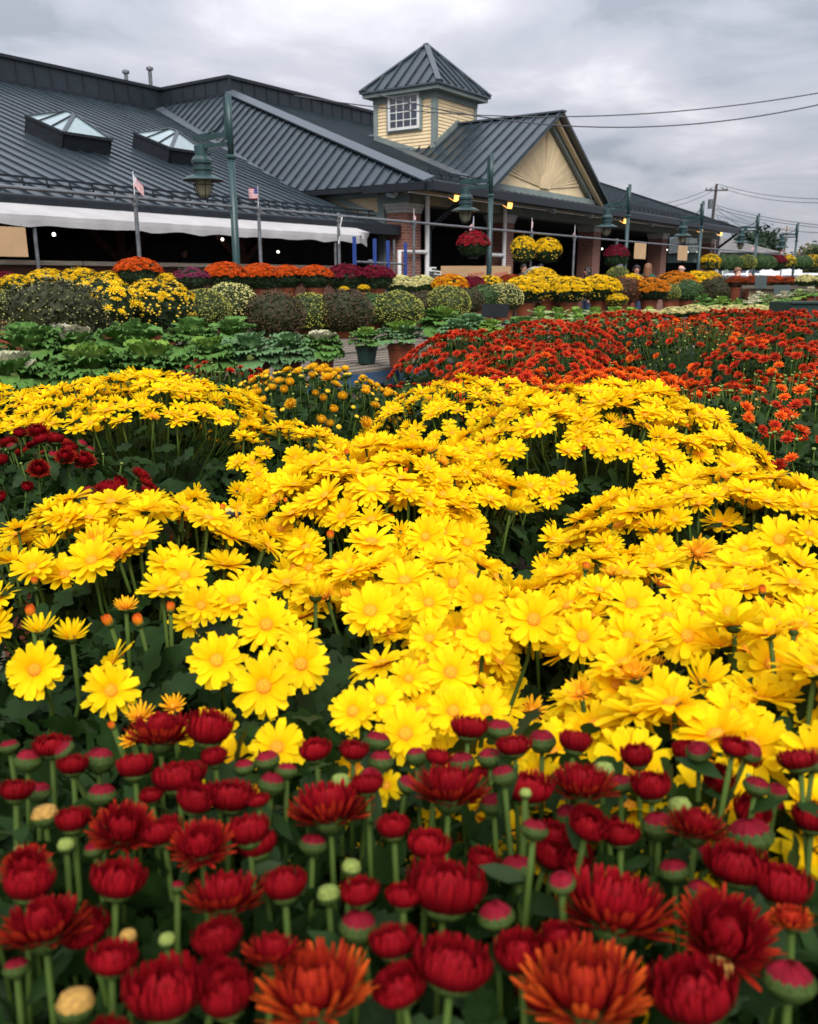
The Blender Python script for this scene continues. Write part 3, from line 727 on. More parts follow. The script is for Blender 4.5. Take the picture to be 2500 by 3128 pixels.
def flag(s, z, ang, droop, label, d=9.5):
    """a small flag on a stick: 13 stripes, blue canton; droop 0 = flying, 1 = hanging"""
    t = thing('small_flag', label, 'flag', W(s, d, z), ROT, 'small striped flags on the rail')
    m = MB(); m.tube([(0, 0, -0.06), (0, 0, 0.22)], 0.005, 6); m.lathe([(0, 0.25), (0.009, 0.235), (0, 0.22)], 6); m.build('staff', m_white, t)
    L, Hh, ni, nj = 0.21, 0.14, 13, 13
    cl, ca = MB(), MB()
    def P(i, j):
        u, v = i / ni, j / nj
        x = L * u * (1 - 0.62 * droop); w = 0.018 * math.sin(u * 7 + v) * (0.4 + u)
        z_ = 0.215 - Hh * v * (1 - 0.1 * droop) - droop * L * u * 0.85
        return (x * math.cos(ang) - w * math.sin(ang), x * math.sin(ang) + w * math.cos(ang), z_)
    for j in range(nj):
        for i in range(ni):
            q = [P(i, j), P(i + 1, j), P(i + 1, j + 1), P(i, j + 1)]
            (ca if (i < 5 and j < 7) else cl).add(q, [(0, 1, 2, 3)], (j % 2) if not (i < 5 and j < 7) else 0)
    for b_, nm, mm in ((cl, 'striped_cloth', [m_flagr, m_flagw]), (ca, 'canton', m_flagb)):
        o = b_.build(nm, mm, t); md = o.modifiers.new('thick', 'SOLIDIFY'); md.thickness = 0.002
    # star rows
    st = MB()
    for j in range(5):
        for i in range(4):
            a, b_, c_, d_ = (Vector(P(0.6 + i * 1.1, 0.8 + j * 1.25)) for _ in range(4))
            nrm = Vector((-math.sin(ang), math.cos(ang), 0)) * 0.004
            r_ = 0.006
            st.add([a - nrm + Vector((math.cos(ang) * math.sin(k * 1.2566) * r_ * (1 if k % 2 else 1), math.sin(ang) * math.sin(k * 1.2566) * r_, math.cos(k * 1.2566) * r_)) for k in range(5)], [(0, 1, 2, 3, 4)])
    st.build('stars', m_flagw, t)
sp_of = {px: s for px, (t_, s) in zip(post_px, posts)}
flag(sp_of[420], 2.44, R(-60), 0.75, 'small drooping striped flag above the white awning, leftmost flag')
flag(sp_of[793], 2.44, R(178), 0.1, 'small striped flag flying flat right of the nearest street lamp')
flag(sp_of[1265], 2.36, R(20), 0.85, 'small limp striped flag in front of the brick corner column')
flag(to_sd(at_d(1447, 700, 9.5))[0], 2.34, R(60), 0.7, 'small striped flag just above the red hanging basket')
flag(sp_of[1625], 2.44, R(25), 0.35, 'small striped flag above the paler yellow hanging basket')
flag(sp_of[1757], 2.40, R(40), 0.9, 'small limp striped flag left of the third brick column')
flag(sp_of[2190], 2.44, R(190), 0.2, 'small striped flag at the right end of the market hall')
flag(sp_of[2310], 2.44, R(140), 0.7, 'small striped flag in front of the tall dark tree')
flag(sp_of[2400], 2.44, R(60), 0.8, 'rightmost small striped flag on the overhead rail')
t = thing('streamer', 'white plastic streamer tied to a pipe post before the awning', 'streamer', W(sp_of[1035], 9.46, 2.36), ROT)
m = MB(); pts = [(0.01, -0.03, 0), (-0.01, -0.035, -0.05), (-0.045, -0.03, -0.16), (-0.03, -0.04, -0.27), (-0.075, -0.03, -0.36), (-0.085, -0.03, -0.42)]
for i in range(5):
    a, b_ = Vector(pts[i]), Vector(pts[i + 1]); m.add([a + Vector((-.016, 0, 0)), a + Vector((.016, .004, 0)), b_ + Vector((.016, .004, 0)), b_ + Vector((-.016, 0, 0))], [(0, 1, 2, 3)])
o = m.build('ribbon', m_white, t); o.modifiers.new('thick', 'SOLIDIFY').thickness = 0.003
m = MB(); m.lathe([(0.03, -0.02), (0.036, 0), (0.03, 0.02)], 8, (0, 0.04, 0.0)); m.build('knot', m_white, t)

# ================================================================ flood lights under the eaves
fl = [(1382, 587, 1), (1545, 615, 1), (1680, 630, 0), (1795, 645, 0), (1900, 657, 1), (1985, 672, 0), (2063, 683, 0), (2135, 693, 1), (2195, 700, 1)]
fn = ['lit orange flood light nearest the brick corner column', 'lit orange flood light right of the second street lamp', 'unlit white flood light under the middle of the gable', 'unlit white flood light under the right corner of the gable',
      'lit orange flood light beside the third street lamp', 'unlit white flood light right of the third street lamp', 'unlit white flood light left of the fourth street lamp', 'lit orange flood light beside the fourth street lamp', 'lit orange flood light at the far right end of the eaves']
def flood(loc, rz, lit, label):
    t = thing('flood_light', label, 'flood light', loc, rz, 'flood lights under the eaves')
    m = MB(); m.tube([(0, 0.02, 0.10), (0, 0, 0.02)], 0.016, 8); m.lathe([(0.05, 0.1), (0.05, 0.085), (0.02, 0.08)], 8, (0, .02, 0)); m.build('bracket', m_white, t)
    m = MB(); m.prism([(-0.13, 0.04, 0.05), (-0.13, -0.15, 0.02), (-0.13, -0.13, -0.12), (-0.13, 0.03, -0.03)], (0.26, 0, 0)); m.build('housing', m_white, t)
    m = MB(); m.prism([(-0.115, -0.148, -0.0), (-0.115, -0.146, -0.10), (-0.115, 0.02, -0.045), (-0.115, -0.12, -0.135)], (0.23, 0, 0))
    m = MB(); m.prism([(-0.12, -0.156, 0.015), (0.12, -0.156, 0.015), (0.12, -0.136, -0.125), (-0.12, -0.136, -0.125)], (0, -0.01, 0)); m.prism([(-0.12, -0.13, -0.125), (0.12, -0.13, -0.125), (0.12, 0.02, -0.04), (-0.12, 0.02, -0.04)], (0, -.003, -0.01))
    m.build('lens', m_flood if lit else m_glass, t)
for (px, py, lit), lb in zip(fl, fn):
    s = to_sd(at_d(px, py, 12.95))[0]
    flood(W(s, 12.95, 3.46), ROT, lit, lb)
flood(W(18.6, 13.75, 3.46), ROT - math.pi / 2, 0, 'unlit white flood light on the left side above the pilaster')
# ================================================================ hanging bulbs inside the hall
for i, (px, py, d) in enumerate([(165, 716, 15.4), (680, 731, 15.4), (850, 769, 16.5), (1485, 727, 15.0), (1563, 748, 15.2), (1610, 733, 15.2), (1685, 735, 15.2), (1840, 760, 15.0), (1985, 768, 15.0), (2038, 763, 15.0), (2102, 770, 15.0)]):
    p = at_d(px, py, d)
    wh = ['behind the awning at the far left', 'behind the awning right of the nearest street lamp', 'low behind the awning near the streamer', 'right of the red hanging basket', 'left of the paler yellow hanging basket', 'above the paler yellow hanging basket',
          'above the golden yellow hanging basket', 'left of the maroon hanging basket', 'right of the larger cardboard sign', 'left of the smaller cardboard sign', 'right of the smaller cardboard sign'][i]
    t = thing('hanging_bulb', 'small lit white bulb ' + wh, 'light bulb', p, 0, 'lit bulbs inside the hall')
    m = MB(); m.lathe([(0.0, 0.036), (0.02, 0.03), (0.036, 0.0), (0.024, -0.03), (0.0, -0.036)], 10); m.build('bulb', m_bulb, t, True)
    m = MB(); m.tube([(0, 0, 0.05), (0, 0, (3.39 if px > 1200 else 2.5) - p.z)], 0.008, 5); m.build('cord', m_black, t)

# ================================================================ cardboard signs, boxes, rack
def board(px0, px1, py0, py1, d, label, name='cardboard_sign'):
    a, b_ = to_sd(at_d(px0, py1, d)), to_sd(at_d(px1, py0, d))
    t = thing(name, label, 'sign', W(a[0], d, a[2]), ROT, 'plain cardboard signs')
    w_, h_ = b_[0] - a[0], b_[2] - a[2]
    m = MB(); m.box(0, w_, -0.006, 0.006, 0, h_); m.build('board', m_card, t)
    m = MB()
    for x in (0.06, w_ - 0.06): m.tube([(x, 0, h_), (x, 0.0, h_ + 0.05)], 0.004, 5)
    m.build('wire_tie', m_greypipe, t)
board(1937, 1975, 744, 790, 9.42, 'larger brown cardboard sign hung from the rail above the red jacket man')
board(2070, 2102, 752, 795, 9.42, 'smaller brown cardboard sign hung from the rail above the bald man')
board(-4, 77, 695, 783, 12.75, 'brown cardboard sign under the awning at the left edge')
for i, (x0, x1, lb) in enumerate(((1422, 1492, 'cardboard bin with red print left of the second street lamp'), (1503, 1562, 'cardboard bin with red print right of the second street lamp'))):
    a, b_ = to_sd(at_d(x0, 812, 11.6)), to_sd(at_d(x1, 812, 11.6)); w_ = b_[0] - a[0]; top = a[2]
    t = thing('cardboard_box', lb, 'box', W(a[0], 11.6, 0.7), ROT, 'printed cardboard bins')
    m = MB(); hh = top - 0.7
    for (xa, xb, ya, yb) in ((0, w_, 0, .012), (0, w_, .7, .712), (0, .012, .0121, .6999), (w_ - .012, w_, .0121, .6999)): m.box(xa, xb, ya, yb, 0, hh)
    m.box(.012, w_ - .012, .012, .7, 0, .012); m.build('carton', m_card, t)
    m = MB(); rng = random.Random(3 + i)
    for row, (z0, hgt, k) in enumerate(((hh - .28, .11, 7), (hh - .45, .07, 5))):
        for q in range(k):
            x = 0.12 + (w_ - 0.3) * q / k; zz = z0 + 0.05 * q / k
            m.prism([(x, -.001, zz), (x + .035, -.001, zz + .005), (x + .06, -.001, zz + hgt * rng.uniform(.8, 1.15)), (x + .022, -.001, zz + hgt)], (0, -.002, 0))
            m.prism([(x + .03, -.001, zz + hgt * .45), (x + .09, -.001, zz + hgt * .5), (x + .09, -.001, zz + hgt * .72), (x + .035, -.001, zz + hgt * .68)], (0, -.0025, 0))
    m.build('red_print', m_redprint, t)
    t2 = thing('box_stand', 'low timber stand under the cardboard bin %s the second lamp' % ('left of' if i == 0 else 'right of'), 'stand', W(a[0] - .05, 11.55, 0), ROT, 'timber stands under the bins')
    m = MB(); m.box(0, w_ + .1, 0, .85, .62, .69); m.build('top', m_oldwood, t2)
    for xx in (0, w_ + .02):
        for yy in (0, .77): m = MB(); m.box(xx, xx + .08, yy, yy + .08, 0, .619); m.build('leg', m_oldwood, t2)
# blue steel rack in front of the awning's right end
a = to_sd(at_d(1084, 770, 11.3)); b_ = to_sd(at_d(1240, 770, 11.3))
t = thing('steel_rack', 'open blue steel rack standing under the right end of the awning', 'rack', W(a[0], 11.3, 0), ROT)
L = b_[0] - a[0]
xs = [0, L * .38, L * .64, L]
for k, x in enumerate(xs):
    m = MB(); m.box(x, x + .055, 0, .055, 0, 2.20 - .02 * k); m.build('upright', m_bluesteel, t)
for z in (1.72,):
    m = MB(); m.tube([(0.03, .03, z), (L, .03, z - .03)], .022, 8); m.build('cross_tube', m_greypipe, t)
for z in (0.25, 0.9):
    m = MB(); m.box(0.0551, L, .005, .05, z, z + .05); m.build('shelf_beam', m_bluesteel, t)
# white cartons by the corner column
for i, (px, py) in enumerate(((1318, 821), (1330, 832), (1352, 833), (1376, 834))):
    p = at_d(px, py, 12.6)
    t = thing('white_carton', ['white carton lying on top of the small stack by the corner column', 'leftmost white carton in the lower row by the corner column', 'middle white carton in the lower row by the corner column', 'rightmost white carton in the lower row by the corner column'][i], 'carton', (p.x, p.y, p.z - .06), ROT + random.uniform(-.15, .15), 'white cartons by the brick corner column')
    m = MB(); m.box(-.1, .1, -.08, .08, 0, .1); m.build('tray', m_white, t); m = MB(); m.box(-.09, .09, -.084, -.081, .03, .07); m.build('printed_band', m_leaf, t)
p = at_d(1352, 842, 12.6); t = thing('display_table', 'timber display table under the white cartons by the corner column', 'table', (p.x, p.y, 0), ROT)
m = MB(); m.box(-.5, .5, -.25, .25, p.z - .05, p.z - .005); m.build('top', m_oldwood, t)
for xx in (-.48, .42):
    for yy in (-.23, .17): m = MB(); m.box(xx, xx + .06, yy, yy + .06, 0, p.z - .051); m.build('leg', m_oldwood, t)

# ================================================================ people
m_skin = M('skin', (0.42, 0.22, 0.15), rough=0.55, var=0.06)
m_skinp = M('skin_pale', (0.52, 0.29, 0.22), rough=0.5, var=0.06)
m_hairblk = M('hair_black', (0.012, 0.010, 0.009), rough=0.5); m_hairbr = M('hair_brown', (0.15, 0.065, 0.028), rough=0.5); m_hairgr = M('hair_grey', (0.30, 0.28, 0.27), rough=0.6)
def cloth(n, c): return M('cloth_' + n, c, rough=0.85, var=0.15, scale=14, bump=0.2, bscale=25)
c_black, c_red, c_green, c_blue, c_jean, c_white, c_navy = cloth('black', (0.014, 0.014, 0.016)), cloth('red', (0.55, 0.035, 0.02)), cloth('green', (0.015, 0.065, 0.04)), cloth('slate', (0.060, 0.080, 0.110)), cloth('denim', (0.03, 0.045, 0.09)), cloth('white', (0.6, 0.6, 0.62)), cloth('grey', (0.11, 0.115, 0.14))
def person(px, ytop, Y, face, label, shirt, pants=c_jean, hair='short', hairm=m_hairblk, skin=m_skin, arms='down', vest=None, floor=0.0):
    """body grown from a joint skeleton; face = heading angle of the nose"""
    top = at_y(px, ytop, Y); H = top.z - floor
    loc = (top.x, top.y, floor)
    t = thing('person', label, 'person', loc, face + math.pi / 2, 'people walking between the flower benches')
    k = H / 1.75
    if arms == 'up': el, wr, hd = (0.30, -0.16, 1.28), (0.20, -0.32, 1.52), (0.12, -0.30, 1.62)
    elif arms == 'fwd': el, wr, hd = (0.25, -0.02, 1.12), (0.17, -0.24, 1.12), (0.13, -0.33, 1.13)
    else: el, wr, hd = (0.255, 0.02, 1.13), (0.265, -0.05, 0.88), (0.262, -0.075, 0.79)
    J = [((0, 0.01, 0.96), .155, .115), ((0, 0, 1.13), .145, .105), ((0, 0.0, 1.32), .17, .115), ((0, 0.01, 1.45), .10, .085), ((0, 0.0, 1.52), .052, .056), ((0, -0.015, 1.585), .066, .082), ((0, -0.012, 1.66), .076, .094), ((0, 0.0, 1.71), .055, .07)]
    E_ = [(0, 1), (1, 2), (2, 3), (3, 4), (4, 5), (5, 6), (6, 7)]
    reg = ['shirt', 'shirt', 'shirt', 'shirt', 'skin', 'skin', 'skin', 'skin']
    for sg in (-1, 1):
        b0 = len(J)
        J += [((sg * .165, 0.01, 1.41), .07, .075), ((sg * el[0], el[1], el[2]), .05, .052), ((sg * wr[0], wr[1], wr[2]), .033, .035), ((sg * hd[0], hd[1], hd[2]), .036, .026),
              ((sg * .095, 0.01, 0.88), .095, .10), ((sg * .10, 0.0, 0.49), .062, .068), ((sg * .10, 0.03, 0.10), .042, .048), ((sg * .105, -0.10, 0.035), .042, .032)]
        reg += ['shirt', 'shirt', 'skin', 'skin', 'pants', 'pants', 'pants', 'shoe']
        E_ += [(3, b0), (b0, b0 + 1), (b0 + 1, b0 + 2), (b0 + 2, b0 + 3), (0, b0 + 4), (b0 + 4, b0 + 5), (b0 + 5, b0 + 6), (b0 + 6, b0 + 7)]
    me = bpy.data.meshes.new('body'); me.from_pydata([tuple(c * k for c in j[0]) for j in J], E_, [])
    tmp = bpy.data.objects.new('tmp', me); COL.objects.link(tmp)
    sk = tmp.modifiers.new('skin', 'SKIN'); sk.use_smooth_shade = True
    lay = me.skin_vertices[0].data if me.skin_vertices else None
    if lay is None:
        me.skin_vertices.new(); lay = me.skin_vertices[0].data
    for i, j in enumerate(J):
        lay[i].radius = (j[1] * k, j[2] * k); lay[i].use_root = (i == 0)
    ss = tmp.modifiers.new('sub', 'SUBSURF'); ss.levels = 1; ss.render_levels = 1
    dg = bpy.context.evaluated_depsgraph_get(); dg.update()
    bm_ = bpy.data.meshes.new_from_object(tmp.evaluated_get(dg))
    bpy.data.objects.remove(tmp)
    mats = [shirt, pants, skin, c_black]; bm_.materials.clear()
    for q in mats: bm_.materials.append(q)
    Jp = np.array([j[0] for j in J]) * k; seg = [(a, b) for a, b in E_]
    idx = {'shirt': 0, 'pants': 1, 'skin': 2, 'shoe': 3}
    for pg in bm_.polygons:
        c = np.array(pg.center); z = c[2] / k
        best, bi = 9, 0
        for a, b in seg:
            ab = Jp[b] - Jp[a]; tt = np.clip(np.dot(c - Jp[a], ab) / max(1e-9, np.dot(ab, ab)), 0, 1); dd = np.linalg.norm(c - Jp[a] - ab * tt)
            if dd < best: best, bi = dd, (a if tt < .55 else b)
        r_ = reg[bi]
        if r_ == 'skin' and z < 1.49 and abs(c[0]) < .12 * k: r_ = 'shirt'
        if r_ == 'shirt' and z < 0.93: r_ = 'pants'
        pg.material_index = idx[r_]; pg.use_smooth = True
    ob('body', bm_, t)
    hz = 1.64 * k
    f_ = MB()
    f_.add([(-.012 * k, -.098 * k, hz + .012), (.012 * k, -.098 * k, hz + .012), (.016 * k, -.1 * k, hz - .028 * k), (-.016 * k, -.1 * k, hz - .028 * k), (0, -.125 * k, hz - .022 * k)], [(0, 1, 4), (1, 2, 4), (2, 3, 4), (3, 0, 4)]); f_.build('nose', skin, t)
    for sg in (-1, 1):
        m = MB(); m.lathe([(0, -.03 * k), (.012 * k, -.015 * k), (.014 * k, .015 * k), (0, .032 * k)], 8, (sg * .084 * k, .005, hz + .005)); m.build('ear', skin, t, True)
        m = MB(); m.lathe([(0, -.006 * k), (.012 * k, 0), (0, .006 * k)], 8, (sg * .032 * k, -.097 * k, hz + .022 * k)); m.build('eye', m_hairblk, t)
    m = MB(); m.box(-.024 * k, .024 * k, -.098 * k, -.09 * k, hz - .05 * k, hz - .043 * k); m.build('mouth', c_red, t)
    hm = MB(); n1, n2 = 18, 9
    vs, fs = [], []
    low = {'short': .30, 'long': -.2, 'bald': .25, 'cap': .3}[hair]
    for i in range(n2 + 1):
        th = i / n2
        for j in range(n1):
            a = 2 * math.pi * j / n1; back = (math.sin(a) + 1) / 2      # 1 at the back of the head
            ph = th * (R(62) + R(50) * back ** .7)
            jit = 1 + .03 * math.sin(j * 5.1 + i * 2.3)
            x, y, z = .089 * math.sin(ph) * math.cos(a) * jit, .107 * math.sin(ph) * math.sin(a) * jit, .104 * math.cos(ph)
            if hair == 'long' and th > .55 and back > .3:
                z -= .24 * (th - .55) / .45; x *= 1.12; y *= 1.1
            vs.append((x * k, (y - .005) * k, hz + (z + .008) * k))
    for i in range(n2):
        for j in range(n1): fs.append((i * n1 + j, i * n1 + (j + 1) % n1, (i + 1) * n1 + (j + 1) % n1, (i + 1) * n1 + j))
    if hair == 'bald':
        fs = [f for f in fs if min(f) // n1 >= n2 * 0.78 and all(math.sin(2 * math.pi * (q % n1) / n1) > -.15 for q in f)]
    hm.add(vs, fs)
    o = hm.build('cap' if hair == 'cap' else 'hair', c_navy if hair == 'cap' else hairm, t, True); o.modifiers.new('thick', 'SOLIDIFY').thickness = 0.006
    if hair == 'cap':
        m = MB(); m.prism([(-.07 * k, -.085 * k, hz + .045 * k), (.07 * k, -.085 * k, hz + .045 * k), (.05 * k, -.18 * k, hz + .03 * k), (-.05 * k, -.18 * k, hz + .03 * k)], (0, 0, .008)); m.build('visor', c_navy, t)
    # an open collar and a jacket front
    m = MB(); m.lathe([(.075 * k, 1.47 * k), (.088 * k, 1.50 * k), (.08 * k, 1.53 * k), (.066 * k, 1.50 * k)], 14); m.build('collar', vest or shirt, t, True)
    if vest:
        m = MB(); m.prism([(-.10 * k, -.112 * k, 1.46 * k), (.10 * k, -.112 * k, 1.46 * k), (.085 * k, -.135 * k, 1.0 * k), (-.085 * k, -.135 * k, 1.0 * k)], (0, -.01, 0)); m.build('vest_front', vest, t)
    return t
person(560, 757, 19.5, R(-20), 'person with dark hair inside the hall behind the counter, left', c_black, floor=.45)
person(1131, 793, 22.0, R(-90), 'person in dark clothes standing behind the blue steel rack', c_black, hair='cap')
person(1600, 806, 25.0, R(-60), 'person in dark clothes below the paler yellow hanging basket', c_black)
person(1652, 806, 26.5, R(100), 'person in black seen from behind below the golden yellow basket', c_black, hair='short')
person(1797, 817, 24.0, R(-165), 'woman with long black hair in black before the third column', c_black, hair='long')
person(1893, 806, 24.0, R(-30), 'person in a grey cap below the maroon hanging basket', c_white, hair='cap')
person(1946, 810, 22.5, R(-95), 'man in glasses wearing a red jacket over grey', c_red, vest=c_navy, hair='short')
person(1981, 804, 23.2, R(55), 'woman with brown hair in a dark green jacket', c_green, hair='long', hairm=m_hairbr)
person(2084, 807, 24.0, R(120), 'bald man in a slate blue shirt seen from behind', c_blue, hair='bald', hairm=m_hairgr, skin=m_skinp)
person(2141, 825, 25.5, R(-110), 'man with short dark hair right of the bald man', c_black, hair='short', skin=m_skinp)
person(2255, 817, 20.0, R(-80), 'person in a black jacket with hands raised to the face', c_black, hair='short', hairm=m_hairbr, arms='up', skin=m_skinp)

# ================================================================ parked vehicles on the far right
m_carw = M('car_white', (0.62, 0.63, 0.64), rough=0.3, var=0.04, coat=0.5); m_tyre = M('tyre', (0.015, 0.015, 0.016), rough=0.8); m_rim = M('rim', (0.3, 0.3, 0.31), rough=0.35, metal=0.8); m_tail = M('tail_light', (0.3, 0.02, 0.02), rough=0.3)
def vehicle(px, Y, rz, kind, label):
    p = at_y(px, 850, Y)
    t = thing('parked_' + kind, label, kind, (p.x, p.y, 0), rz, 'white vehicles parked beyond the stalls')
    if kind == 'van':
        L, Wd, pr = 5.4, 2.0, [(0, .45), (0, .95), (.15, 1.1), (.55, 1.2), (1.25, 2.05), (1.6, 2.35), (5.3, 2.42), (5.4, 2.3), (5.4, .45)]
        win = [[(.72, 1.25), (1.32, 1.98), (2.0, 1.98), (2.0, 1.25)]]
    else:
        L, Wd, pr = 4.6, 1.85, [(0, .4), (.02, .8), (.2, .93), (1.05, 1.03), (1.75, 1.55), (2.3, 1.66), (3.9, 1.62), (4.45, 1.15), (4.58, .95), (4.6, .4)]
        win = [[(1.28, 1.06), (1.82, 1.52), (2.55, 1.56), (2.55, 1.06)], [(2.62, 1.06), (2.62, 1.56), (3.75, 1.52), (4.1, 1.08)]]
    body = MB(); vs = []
    for sg in (-1, 1):
        for (x, z) in pr: vs.append((x - L / 2, sg * (Wd / 2 - (0.16 * max(0, (z - 1.0) / .65))), z))
    n = len(pr); body.add(vs, [tuple(range(n)), tuple(range(2 * n - 1, n - 1, -1))] + [(i, i + n, (i + 1) % n + n, (i + 1) % n) for i in range(n)])
    o = body.build('body', m_carw, t); bv = o.modifiers.new('bevel', 'BEVEL'); bv.width = .05; bv.segments = 2
    for wv in win:
        for sg in (-1, 1):
            m = MB(); m.prism([(x - L / 2, sg * (Wd / 2 + .004 - .16 * max(0, (z - 1.0) / .65)), z) for x, z in wv], (0, sg * .008, 0)); m.build('side_window', m_winglass, t)
    i0 = 3
    a, b_ = pr[i0], pr[i0 + 1]
    m = MB(); dx = [(a[0] + (b_[0] - a[0]) * q - L / 2, a[1] + (b_[1] - a[1]) * q) for q in (.08, .95)]
    m.prism([(dx[0][0], -Wd * .42, dx[0][1] + .012), (dx[0][0], Wd * .42, dx[0][1] + .012), (dx[1][0], Wd * .38, dx[1][1] + .012), (dx[1][0], -Wd * .38, dx[1][1] + .012)], (-.012, 0, .012)); m.build('windscreen', m_winglass, t)
    for x in (.85, L - .95):
        for sg in (-1, 1):
            m = MB(); m.lathe([(.2, -.1), (.33, -.1), (.34, 0), (.33, .1), (.2, .1)], 18); m.v = [(q[0] + x - L / 2, sg * (Wd / 2 - .1) + q[2], q[1] + .34) for q in m.v]; wh = m.build('wheel', m_tyre, t)
            m = MB(); m.lathe([(0, -.09), (.2, -.085), (.2, .085), (0, .09)], 14); m.v = [(q[0] + x - L / 2, sg * (Wd / 2 - .09) + q[2], q[1] + .34) for q in m.v]; m.build('rim', m_rim, wh)
    for sg in (-1, 1):
        m = MB(); m.box(-L / 2 - .01, -L / 2 + .08, sg * Wd * .36 - .14, sg * Wd * .36 + .14, .68, .82); m.build('headlight', m_glass, t)
        m = MB(); m.box(L / 2 - .08, L / 2 + .01, sg * Wd * .4 - .08, sg * Wd * .4 + .08, .85, 1.15); m.build('tail_light', m_tail, t)
vehicle(2262, 46, R(38), 'car', 'white car parked beyond the person in the black jacket')
vehicle(2318, 56, R(20), 'van', 'white van whose roof shows above the row of hanging plants')
vehicle(2450, 46, R(30), 'car', 'white car at the right edge below the hanging plants')

# ================================================================ low far building, utility poles, wires
lb_ = thing('low_building', 'low far building with a grey hipped roof and pale green wall', 'building', at_y(2240, 850, 62) * 1.0, R(8))
lb_.location.z = 0
m = MB(); m.box(-3, 2.6, 0, 8, 0, 3.15); m.build('wall', M('pale_green_wall', (0.20, 0.25, 0.23), rough=.7), lb_)
m = MB(); m.add([(-3.6, -.6, 3.1), (3.2, -.6, 3.1), (3.2, 8.6, 3.1), (-3.6, 8.6, 3.1), (-1.6, 4, 4.7), (-1.0, 4, 4.7)], [(0, 1, 5, 4), (1, 2, 5), (2, 3, 4, 5), (3, 0, 4), (3, 2, 1, 0)]); m.build('roof', M('grey_shingle', (0.11, 0.105, 0.10), rough=.85, var=.2, scale=3), lb_)
for x in (-1.8, 0.4):
    m = MB(); m.box(x, x + 1.0, -.05, -.005, 1.2, 2.4); wi = m.build('window', m_white, lb_); m = MB(); m.box(x + .08, x + .92, -.06, -.051, 1.28, 2.32); m.build('pane', m_winglass, wi)
m_polewood = M('pole_wood', (0.055, 0.045, 0.04), rough=.9, var=.25); m_poletan = M('pole_tan', (0.24, 0.17, 0.12), rough=.9, var=.2); m_wire = M('wire_black', (0.05, 0.052, 0.06), rough=.7)
def upole(px, ytop, Y, lean, mat, label, trans):
    p = at_y(px, ytop, Y); H = p.z
    t = thing('utility_pole', label, 'utility pole', (p.x, p.y, 0), 0)
    m = MB(); m.tube([(lean, 0, 0), (0, 0, H)], .17, 10, r1=.12); m.build('pole', mat, t)
    m = MB(); m.box(-1.05, 1.05, -.2, -.08, H - .62, H - .5); m.build('crossarm', mat, t)
    for x in (-.95, -.55, .55, .95):
        m = MB(); m.lathe([(.03, 0), (.06, .05), (.06, .12), (.02, .2)], 8, (x, -.14, H - .5)); m.build('insulator', m_greypipe, t)
    if trans:
        m = MB(); m.lathe([(.0, -.42), (.27, -.4), (.28, .38), (.2, .42), (0, .44)], 16, (-.42, -.1, H - 1.75)); m.build('transformer', m_greypipe, t)
        m = MB(); m.box(-.35, .1, -.3, .1, H - 4.4, H - 3.95); m.build('cable_box', m_polewood, t)
    return H
upole(2190, 562, 85, -.35, m_polewood, 'dark utility pole with a grey transformer behind the market hall end', True)
upole(2405, 690, 170, .1, m_poletan, 'tan far utility pole near the right edge', False)
wires = [((2190, 568, 85), (1960, 632, 70), .3, 'upper wire running left from the dark utility pole'), ((2184, 580, 85), (2000, 640, 72), .3, 'lower wire running left from the dark utility pole'),
         ((2194, 562, 85), (2640, 604, 60), .5, 'topmost wire running right from the dark utility pole'), ((2200, 572, 85), (2640, 612, 60), .6, 'second wire running right from the dark utility pole'),
         ((2188, 627, 85), (2640, 700, 55), .3, 'third wire running right from the dark utility pole'), ((2188, 637, 85), (2640, 707, 55), .3, 'fourth wire running right from the dark utility pole'),
         ((2186, 655, 85), (2640, 712, 55), .5, 'fifth wire running right from the dark utility pole'), ((2190, 632, 85), (2405, 712, 165), .4, 'steep wire from the dark utility pole to the tan pole, upper'),
         ((2188, 640, 85), (2402, 756, 120), .4, 'steep wire from the dark utility pole to the tan pole, lower'), ((2190, 660, 85), (2300, 740, 70), .5, 'wire dropping from the dark utility pole behind the tree'),
         ((2640, 258, 24), (900, 292, 24), .62, 'long upper cable crossing the sky and the cupola'), ((2640, 286, 22), (1150, 288, 22), .72, 'long lower cable crossing the sky right of the cupola')]
for a, b_, sag, lb in wires:
    A_, B_ = at_y(*a), at_y(*b_)
    m = MB(); pts = []
    for i in range(25):
        q = i / 24; p = A_.lerp(B_, q); p.z -= sag * 4 * q * (1 - q); pts.append(p - A_)
    near = a[2] < 30
    m.tube(pts, .0145 if near else .022, 5); o = m.build('power_line', m_wire, None, loc=A_); tag(o, lb, 'wire', 'overhead wires')

# ================================================================ far trees and hedge
LEAF = MB(); LEAF.add([(0, 0, 0), (.5, -.28, .06), (1, 0, 0), (.5, .28, .06)], [(0, 1, 2, 3)]); LT = template(LEAF)
def leafy(center, rad, n, size, mat, name, parent, core=0.75, flat=0.6, seed=0):
    r_ = np.random.default_rng(seed); J_ = Joined()
    d_ = r_.normal(size=(n, 3)); d_ /= np.linalg.norm(d_, axis=1, keepdims=True)
    bump = 1 + .22 * np.sin(d_[:, 0] * 5 + seed) * np.sin(d_[:, 1] * 4 + 1.3) + .15 * np.sin(d_[:, 2] * 7)
    rr = (core + (1 - core) * r_.random(n)) * bump
    pos = np.array(center) + d_ * rr[:, None] * np.array(rad)
    nr = d_ * flat + r_.normal(size=(n, 3)) * .5
    J_.scatter(*LT, pos, nr, r_.random(n) * 6.28, size * (.6 + .8 * r_.random(n)))
    return stuff(ob(name, J_.mesh(name, mat), parent))
